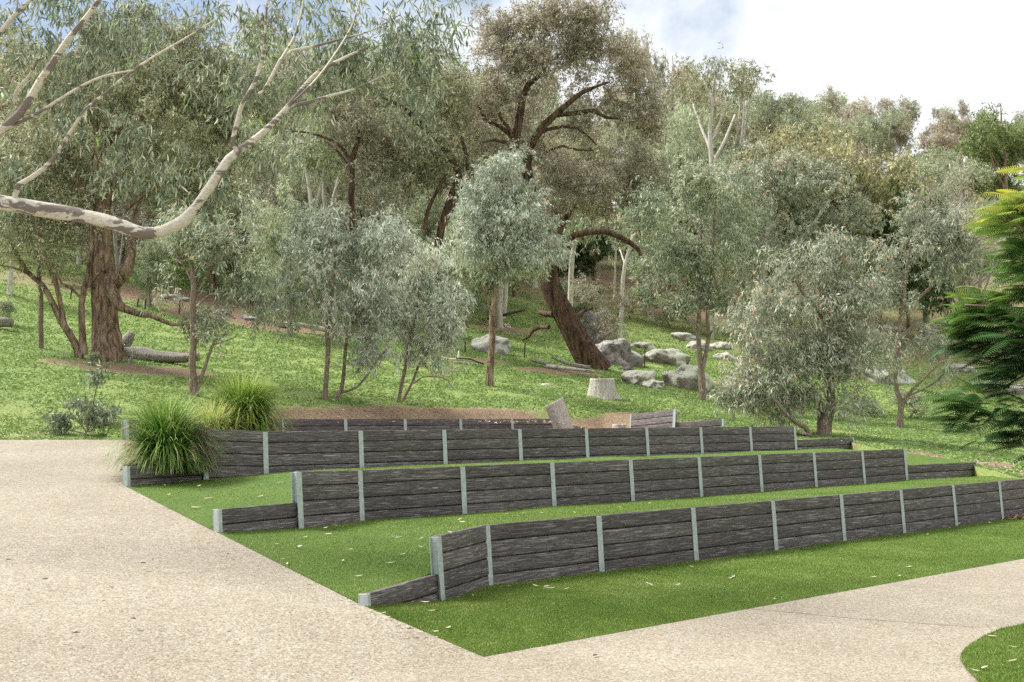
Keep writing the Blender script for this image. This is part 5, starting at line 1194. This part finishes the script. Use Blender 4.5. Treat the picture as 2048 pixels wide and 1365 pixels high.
# ---------------------------------------------------------------- strappy tussocks
def tussock(base, R, H_, n, label, seed, vshift=0.0, dry=.1, lw=.009):
    rs = np.random.default_rng(seed); az = rs.random(n) * 6.283
    tilt = np.abs(rs.normal(0, .5, n)); tilt = np.clip(tilt + .05, 0, 1.35)
    L0 = H_ * (.6 + .85 * rs.random(n) ** .8) * 1.15
    b0 = np.stack([rs.normal(0, R * .16, n), rs.normal(0, R * .16, n), np.zeros(n)], 1)
    d = np.stack([np.cos(az), np.sin(az), np.zeros(n)], 1); s = np.stack([-np.sin(az), np.cos(az), np.zeros(n)], 1)
    K = 6; rows = []
    ang = tilt.copy(); p = b0.copy(); step = L0 / (K - 1); bend = rs.uniform(.10, .34, n) * (.5 + tilt)
    for j in range(K):
        wdt = (lw * (1 - (j / (K - 1)) ** 1.6) + .0015) * (.7 + .6 * rs.random(n))[:, None] if j == 0 else (lw * (1 - (j / (K - 1)) ** 1.6) + .0012)
        rows.append(np.stack([p - s * wdt, p + s * wdt], 1))
        p = p + (d * np.sin(ang)[:, None] + np.array((0, 0, 1)) * np.cos(ang)[:, None]) * step[:, None]
        ang = ang + bend * (1 + j * .35); p[:, 2] = np.maximum(p[:, 2], -.05 - .6 * (ang > 1.6) * 0)
    V = np.stack(rows, 1)                       # n,K,2,3
    idx = np.arange(n * K * 2).reshape(n, K, 2)
    Q = np.stack([idx[:, :-1, 0], idx[:, :-1, 1], idx[:, 1:, 1], idx[:, 1:, 0]], -1)
    v = np.clip(rs.normal(.40 + vshift, .14, n)[:, None] + np.linspace(-.12, .24, K - 1)[None], 0, .86)
    isd = rs.random(n) < dry; v[isd] = .97
    o = link('grass_tussock', mesh_np('grass_tussock', V.reshape(-1, 3), Q.reshape(-1, 4), {'v': ('FACE', v.ravel())}), M['leaf_lomandra'], None, tuple(base)); tag(o, label, 'tussock grass', 'strappy grass tussocks by the third wall'); return o
tussock(P(330, 938, 18.7), .5, .84, 3600, 'large deep green strappy tussock spilling over the low end of the third wall', 3, -.02, .07)
tussock(P(425, 893, 20.2), .5, .58, 1500, 'straw coloured half dead tussock between the two green ones', 4, .2, .38)
tussock(P(487, 862, 21.0), .62, .74, 4600, 'yellow tipped strappy tussock above the joint of the third wall', 5, .10, .05)
# dry straw hanging over the post
def straw():
    rs = np.random.default_rng(8); n = 240; polys = []
    for i in range(n):
        a = P(rs.uniform(385, 420), rs.uniform(845, 885), 19.0 + rs.uniform(-.1, .05)); b = P(rs.uniform(400, 440), rs.uniform(905, 958), 18.75 + rs.uniform(-.15, .1)); m_ = (a + b) / 2 + np.array((rs.normal(0, .06), -.12, .09))
        polys.append((np.array([a, m_, b]) - P(400, 870, 19), np.array((.005, .004, .002))))
    o = link('dry_straw', tubes_mesh('dry_straw', polys), M['twig'], None, tuple(P(400, 870, 19))); tag(o, 'clump of dead straw leaves hanging over the post at the bend of the third wall', 'dead grass')
straw()
# sprawling sapling at the left of the top wall
hero('gum_sapling', 'sprawling blue grey gum sapling at the far edge of the paving', 'sapling', (174, 872),
  [[(174, 872, 2), (176, 850, 1.8), (185, 815, 1.5), (192, 780, 1.2), (198, 755, .8)], [(174, 868, 1.6), (160, 845, 1.3), (140, 825, 1), (128, 800, .7)], [(176, 866, 1.6), (200, 850, 1.3), (230, 840, 1), (245, 850, .6)], [(172, 868, 1.4), (130, 860, 1), (105, 868, .6)]],
  [(160, 830, 55, 30, 26), (130, 850, 35, 22, 14), (205, 840, 40, 24, 20), (215, 752, 26, 10, 7), (190, 800, 30, 24, 8), (230, 862, 26, 12, 8), (110, 865, 16, 12, 5)],
  'gumdark', 'bark_grey', 61, Y=24.9, per=34, sig=.10, ln=.15, wd=.03, droop=.7, attach=.05, tw=.004, spray=.2, flare=0, drift=.4, sprays=4)

# ---------------------------------------------------------------- fern leaved tree at the right edge
def fern_tree():
    Y = 13.5; rs = np.random.default_rng(77); k = pxm(Y)
    npair = 15
    # one frond along +x, drooping, pinnae of two faces each
    T, TQ, TV = [], [], []
    for i in range(npair):
        t = (i + 1) / (npair + .5); x = t; z = -.28 * t * t
        ll = .30 * math.sin(math.pi * (t * .82 + .16)) ** .8 + .03
        for sg in (-1, 1):
            b = len(T); w_ = .021
            dx = ll * .38
            T += [(x - w_, 0, z), (x + w_, 0, z), (x + dx * .6 + w_ * .9, sg * ll * .6, z - ll * .10), (x + dx * .6 - w_ * .9, sg * ll * .6, z - ll * .10), (x + dx + .005, sg * ll, z - ll * .32), (x + dx - .005, sg * ll, z - ll * .32)]
            TQ += [(b, b + 1, b + 2, b + 3), (b + 3, b + 2, b + 4, b + 5)]; TV += [0, .06]
    for j in range(4):
        b = len(T); x0, x1 = j / 4, (j + 1) / 4
        T += [(x0, -.006, -.28 * x0 * x0 + .002), (x0, .006, -.28 * x0 * x0 + .002), (x1, .005, -.28 * x1 * x1 + .002), (x1, -.005, -.28 * x1 * x1 + .002)]; TQ.append((b, b + 1, b + 2, b + 3)); TV.append(.1)
    T, TQ, TV = np.array(T), np.array(TQ), np.array(TV)
    trunk = [(2330, 1190, 22), (2325, 1000, 20), (2310, 850, 18), (2300, 700, 16), (2290, 560, 12), (2280, 430, 8), (2270, 300, 5), (2260, 200, 3)]
    L0 = limb_px(trunk, Y, rs); limbs = [L0]
    for lb in [[(2310, 850, 9), (2200, 850, 7), (2120, 852, 5), (2048, 848, 3.5), (1990, 842, 2.5), (1960, 838, 1.5)], [(2305, 760, 9), (2180, 730, 7), (2080, 715, 5), (2010, 700, 3), (1950, 690, 1.5)],
               [(2300, 700, 9), (2180, 650, 7), (2090, 625, 5), (2000, 615, 3), (1930, 610, 1.5)], [(2290, 560, 7), (2180, 520, 5), (2090, 480, 4), (2030, 450, 2.5), (1985, 430, 1.5)], [(2280, 430, 5), (2180, 380, 4), (2080, 340, 2.5)]]:
        limbs.append(limb_px(lb, Y, rs, rs.uniform(-.5, .5)))
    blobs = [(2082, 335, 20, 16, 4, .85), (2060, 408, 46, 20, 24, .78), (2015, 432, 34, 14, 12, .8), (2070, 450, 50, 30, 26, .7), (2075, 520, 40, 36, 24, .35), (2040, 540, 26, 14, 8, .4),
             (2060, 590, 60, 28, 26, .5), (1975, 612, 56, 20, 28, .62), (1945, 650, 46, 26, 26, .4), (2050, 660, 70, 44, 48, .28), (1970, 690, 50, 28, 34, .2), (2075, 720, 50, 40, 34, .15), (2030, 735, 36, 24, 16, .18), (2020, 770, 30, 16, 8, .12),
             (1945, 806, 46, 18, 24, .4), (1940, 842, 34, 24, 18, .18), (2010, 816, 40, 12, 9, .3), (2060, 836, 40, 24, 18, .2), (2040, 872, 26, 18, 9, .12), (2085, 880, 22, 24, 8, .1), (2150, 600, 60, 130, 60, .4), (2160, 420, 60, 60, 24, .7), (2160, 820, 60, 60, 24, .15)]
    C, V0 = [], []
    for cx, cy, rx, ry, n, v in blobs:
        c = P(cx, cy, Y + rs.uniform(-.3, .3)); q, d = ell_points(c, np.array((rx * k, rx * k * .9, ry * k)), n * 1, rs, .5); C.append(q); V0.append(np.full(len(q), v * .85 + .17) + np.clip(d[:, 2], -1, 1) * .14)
    C, V0 = np.vstack(C), np.concatenate(V0)
    tw_ = grow(limbs, C, rs, .3, .006, .03)
    fr, fq, fv = [], [], []
    tips = P(2280, 0, Y)[0]
    n = len(C)
    rep_ = 2; C2 = np.repeat(C, rep_, 0) + rs.normal(0, .05, (n * rep_, 3)); V2 = np.repeat(V0, rep_)
    for i in range(len(C2)):
        p = C2[i]; az = math.atan2(rs.normal(0, .75), -1 + rs.normal(0, .75)) if rs.random() < .8 else rs.random() * 6.28
        el = rs.normal(.12, .25); L1 = rs.uniform(.26, .44)
        X_ = np.array((math.cos(az) * math.cos(el), math.sin(az) * math.cos(el), math.sin(el)))
        Z_ = norm(np.array((0, 0, 1)) + rs.normal(0, .22, 3)); Yv = norm(np.cross(Z_, X_)); Z_ = np.cross(X_, Yv)
        fr.append(p + (T[:, :1] * X_ + T[:, 1:2] * Yv + T[:, 2:] * Z_) * L1 * 1.0)
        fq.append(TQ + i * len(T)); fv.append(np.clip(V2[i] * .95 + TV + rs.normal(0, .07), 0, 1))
    g = P(2330, 1190, Y); g[2] = zz(-2.06)
    root = empty('fern_leaved_tree', tuple(g)); tag(root, 'fern leaved tree at the right edge, lime yellow above and deep green below', 'tree')
    L0[0][0][2] = g[2] - .1
    link('trunk', tubes_mesh('trunk', [(p - g, r) for p, r in limbs + tw_]), M['bark_grey'], root)
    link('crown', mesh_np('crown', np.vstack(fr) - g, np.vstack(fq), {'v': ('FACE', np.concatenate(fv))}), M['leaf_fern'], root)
fern_tree()

# ---------------------------------------------------------------- litter
def litter():
    rs = np.random.default_rng(31); pts = []
    for (cx, cy, r, ry, s) in BARE:
        n = int(110 * s * min(5, r * ry / 2)); a = rs.random(n) * 6.283; q = np.sqrt(rs.random(n)) * 1.15
        u_ = np.cos(a) * q * r / .74; v_ = np.sin(a) * q * ry * .62; x = cx + u_ * .74 - v_ * .673; y = cy + u_ * .673 + v_ * .74; pts.append(np.stack([x, y], 1))
    p = np.vstack(pts); p = np.column_stack([p, Hh(p[:, 0], p[:, 1]) + EYE + .03])
    ex = []
    for px, py, n, sx_, sy_ in [(1965, 938, 320, 40, 10), (1835, 912, 160, 30, 8), (1715, 893, 90, 20, 5), (40, 872, 160, 60, 6), (1640, 862, 300, 90, 12), (1900, 880, 160, 90, 16), (700, 815, 200, 120, 12)]:
        for _ in range(n):
            g = hill_ray(px + rs.normal(0, sx_), py + rs.normal(0, sy_), rmax=60)
            if g is not None and math.hypot(g[0], g[1]) > np.interp(math.atan2(g[0], g[1]), az_, rr_): ex.append(g + np.array((0, 0, .025)))
    E_ = np.array([(x, y, zz(h)) for x, y, h in EDGE]); E_ = interp_poly(E_, 40)
    k_ = rs.integers(0, len(E_), 130); e2 = E_[k_].copy(); e2[:, :2] += np.array((-.79, -.61)) * np.abs(rs.normal(0, .12, (130, 1))); e2[:, 2] += .008; ex += list(e2)
    for pl, bs in ((topline, B1), (t2u, B2), (t3u, B3)):
        W_ = interp_poly(np.array([(p_[0], p_[1], zz(h_)) for p_, h_ in zip(pl, bs)]), 40)
        k_ = rs.integers(0, len(W_), 90); e2 = W_[k_].copy(); e2[:, :2] += np.array((.686, -.728)) * (.06 + np.abs(rs.normal(0, .06, (90, 1)))); e2[:, 2] += .02; ex += list(e2)
    p = np.vstack([p, np.array(ex)]); n = len(p)
    d = norm(np.stack([rs.normal(0, 1, n), rs.normal(0, 1, n), rs.normal(0, .25, n)], 1)); s = norm(np.cross(d, np.array((0, 0, 1)) + rs.normal(0, .25, (n, 3))))
    l_ = rs.uniform(.06, .16, n)[:, None]; w_ = rs.uniform(.008, .02, n)[:, None]; m_ = 400; l_[-m_:] *= .42; w_[-m_:] *= .45; d[-m_:, 2] *= .2; d[-m_:] = norm(d[-m_:])
    V = np.stack([p, p + d * l_ * .5 + s * w_, p + d * l_, p + d * l_ * .5 - s * w_], 1).reshape(-1, 3)
    o = link('leaf_litter', mesh_np('leaf_litter', V, np.arange(4 * n).reshape(-1, 4), {'v': ('FACE', rs.random(n))}), M['litter']); tag(o, kind='stuff', label='dry leaves and bark scraps on the bare earth')
litter()
def mulch_bed():
    rs = np.random.default_rng(32); n = 4200
    # chip mulch in the corner between the lowest wall and the lawn at the right edge
    poly = [ground_pt(1958, 1040, -2.06), ground_pt(2000, 1018, -2.04), ground_pt(2060, 1006, -2.0), ground_pt(2160, 1010, -2.0), ground_pt(2200, 1046, -2.06), ground_pt(2048, 1041, -2.07)]
    c = sum(poly) / len(poly); V = [c + np.array((0, 0, .10))] + [p + np.array((0, 0, .012)) for p in poly]
    F_ = np.array([(0, i + 1, (i + 1) % 6 + 1) for i in range(6)])
    o = link('mulch_bed', mesh_np('mulch_bed', np.array(V), F_), M['mulch']); tag(o, kind='structure')
    V = np.array(V); f = rs.integers(0, 6, n); a, b = rs.random(n), rs.random(n); fl = a + b > 1; a[fl], b[fl] = 1 - a[fl], 1 - b[fl]
    A, B, C_ = V[F_[f, 0]], V[F_[f, 1]], V[F_[f, 2]]; p = A + (B - A) * a[:, None] + (C_ - A) * b[:, None] + np.array((0, 0, .01))
    q = scatter(PLAT[0], PLAT[1], 6000, 1.0); p = np.vstack([p, q + np.array((0, 0, .015))]); n = len(p)
    d = norm(np.stack([rs.normal(0, 1, n), rs.normal(0, 1, n), rs.normal(0, .3, n)], 1)); s = norm(np.cross(d, np.array((0, 0, 1)) + rs.normal(0, .4, (n, 3))))
    l_ = rs.uniform(.04, .12, n)[:, None]; w_ = rs.uniform(.008, .02, n)[:, None]
    Vv = np.stack([p - s * w_, p + s * w_, p + d * l_ + s * w_ * .6, p + d * l_ - s * w_ * .6], 1).reshape(-1, 3)
    o = link('bark_mulch', mesh_np('bark_mulch', Vv, np.arange(4 * n).reshape(-1, 4), {'v': ('FACE', rs.random(n))}), M['chip']); tag(o, kind='stuff', label='brown bark chips in the garden beds')
mulch_bed()

# fallen leaves that can be counted, on the turf and the paving
ALLV, ALLF, b0 = [], [], 0
for V, Q in TURF: ALLV.append(V); ALLF.append(Q + b0); b0 += len(V)
AV, AQ = np.vstack(ALLV), np.vstack(ALLF)
AC = AV[AQ].mean(1)
def turf_hit(px, py):
    d = P(px, py, 1.0) - np.array((0, 0, EYE)); a = AC - np.array((0, 0, EYE)); t = a[:, 1] / d[1]
    e_ = np.linalg.norm(a - t[:, None] * d, axis=1) / t
    ok = np.nonzero(e_ < .012)[0]
    i = ok[np.argmin(t[ok])] if len(ok) else int(np.argmin(e_))
    q = AV[AQ[i]]; nrm = norm(np.cross(q[2] - q[0], q[3] - q[1])); nrm = nrm * np.sign(nrm[2])
    o_ = np.array((0, 0, EYE)); tt = np.dot(AC[i] - o_, nrm) / np.dot(d, nrm)
    return o_ + d * tt, nrm
def leafmesh(L_, W_, seed):
    rs = random.Random(seed); K = 7; V = []; curl = rs.uniform(.05, .28); side = rs.uniform(-.12, .12)
    for j in range(K):
        t = j / (K - 1); w_ = W_ * math.sin(math.pi * min(1, t * .94 + .04)) ** .8
        z = curl * L_ * (t - .5) ** 2 * 2 + .004; x = (t - .5) * L_; y = side * L_ * math.sin(math.pi * t)
        V += [(x, y - w_ / 2, z + .15 * w_), (x, y, z), (x, y + w_ / 2, z + .15 * w_)]
    Q = []
    for j in range(K - 1):
        a = 3 * j; Q += [(a, a + 3, a + 4, a + 1), (a + 1, a + 4, a + 5, a + 2)]
    me = mesh_np('fallen_leaf', np.array(V), np.array(Q), {'v': ('FACE', np.full(len(Q), .5 + rs.random() * .5))}, smooth=True); me.materials.append(M['litter']); return me
LM = [leafmesh(rnd.uniform(.10, .15), rnd.uniform(.018, .03), i) for i in range(8)]
LP = [(552, 1092), (600, 1097), (564, 1123), (610, 1078), (392, 1018), (412, 1001), (330, 974), (362, 966), (337, 993), (399, 975), (418, 1000), (560, 968), (520, 996), (575, 1132), (790, 1078), (762, 1087), (686, 1126), (797, 1079),
      (843, 1081), (842, 1097), (716, 1156), (780, 1130), (805, 1113), (842, 1113), (650, 1060), (657, 1072), (672, 1055), (902, 1068), (921, 1042), (926, 1048), (830, 1192), (1039, 1163), (1072, 1176), (1094, 1177), (1132, 1182), (1017, 1176),
      (1100, 1180), (1298, 1171), (1306, 1175), (1354, 1173), (1385, 1137), (1468, 1157), (948, 1196), (862, 1226), (895, 1259), (848, 1209), (1690, 1048), (1816, 1137), (1746, 1158), (1800, 1155), (1854, 1072), (1900, 1058), (1920, 1050), (1550, 1202),
      (1980, 1048), (1460, 1160), (1243, 1018), (1300, 1010), (1150, 1029), (1012, 1031), (1045, 1030), (1085, 1029), (1480, 1000), (870, 980), (700, 1103), (1985, 1277), (2027, 1299), (2024, 1327), (1970, 1341), (1952, 1347), (870, 1268), (775, 1199)]
for i, (px, py) in enumerate(LP):
    p, nrm = turf_hit(px, py)
    o = bpy.data.objects.new('fallen_leaf', LM[i % 8]); COL.objects.link(o)
    q = Vector(nrm).to_track_quat('Z', 'Y'); o.rotation_euler = (q @ __import__('mathutils').Quaternion((0, 0, 1), rnd.gauss(0, .9))).to_euler()
    o.location = Vector(p) + Vector(nrm) * .018; s_ = rnd.uniform(.65, 1.1) * (1.15 if p[1] > 14 else 1); o.scale = (s_, s_, s_)
    tag(o, 'dry pale gum leaf lying on the green turf', 'leaf', 'fallen gum leaves on the turf')
DM = mesh_np('fallen_leaf', np.array([(-.03, -.01, .002), (.0, -.016, .012), (.03, 0, .004), (.0, .014, .010)]), np.array([(0, 1, 2, 3)]), {'v': ('FACE', [0.0])}); DM.materials.append(M['darkstick'])
for i, (px, py) in enumerate([(57, 1184), (304, 1122), (287, 1130), (294, 1200), (17, 1123), (217, 912), (62, 905), (458, 1112), (207, 1206), (264, 1243), (223, 1179), (458, 1268), (190, 1081), (1190, 1315), (820, 1262), (152, 1271), (243, 965), (236, 968), (91, 1162)]):
    p = None
    d = P(px, py, 1.0) - np.array((0, 0, EYE)); best = None
    for t in np.linspace(8, 26, 1400):      # walk along the view until the ramp is met
        q = d * t; s_ = 0.0
        e_ = np.array([(x, y, h) for x, y, h in EDGE])
        # nearest ramp row by distance behind the corner
        rows = q[0] * -.61 + (q[1] - 10.44) * .79 + .15
        h = np.interp(rows, [0, 1.6, 5.3, 9.2, 16], [-2.10, -1.815, -1.405, -1.035, -.47])
        if q[2] < h: best = (q[0], q[1], zz(h)); break
    if best is None: continue
    o = bpy.data.objects.new('fallen_leaf', DM); COL.objects.link(o); o.location = (best[0], best[1], best[2] + .012); o.rotation_euler = (0, 0, rnd.random() * 6.28); s_ = rnd.uniform(.8, 1.5); o.scale = (s_,) * 3
    tag(o, 'small dark dead leaf on the pale paving', 'leaf', 'dark leaves on the paving')
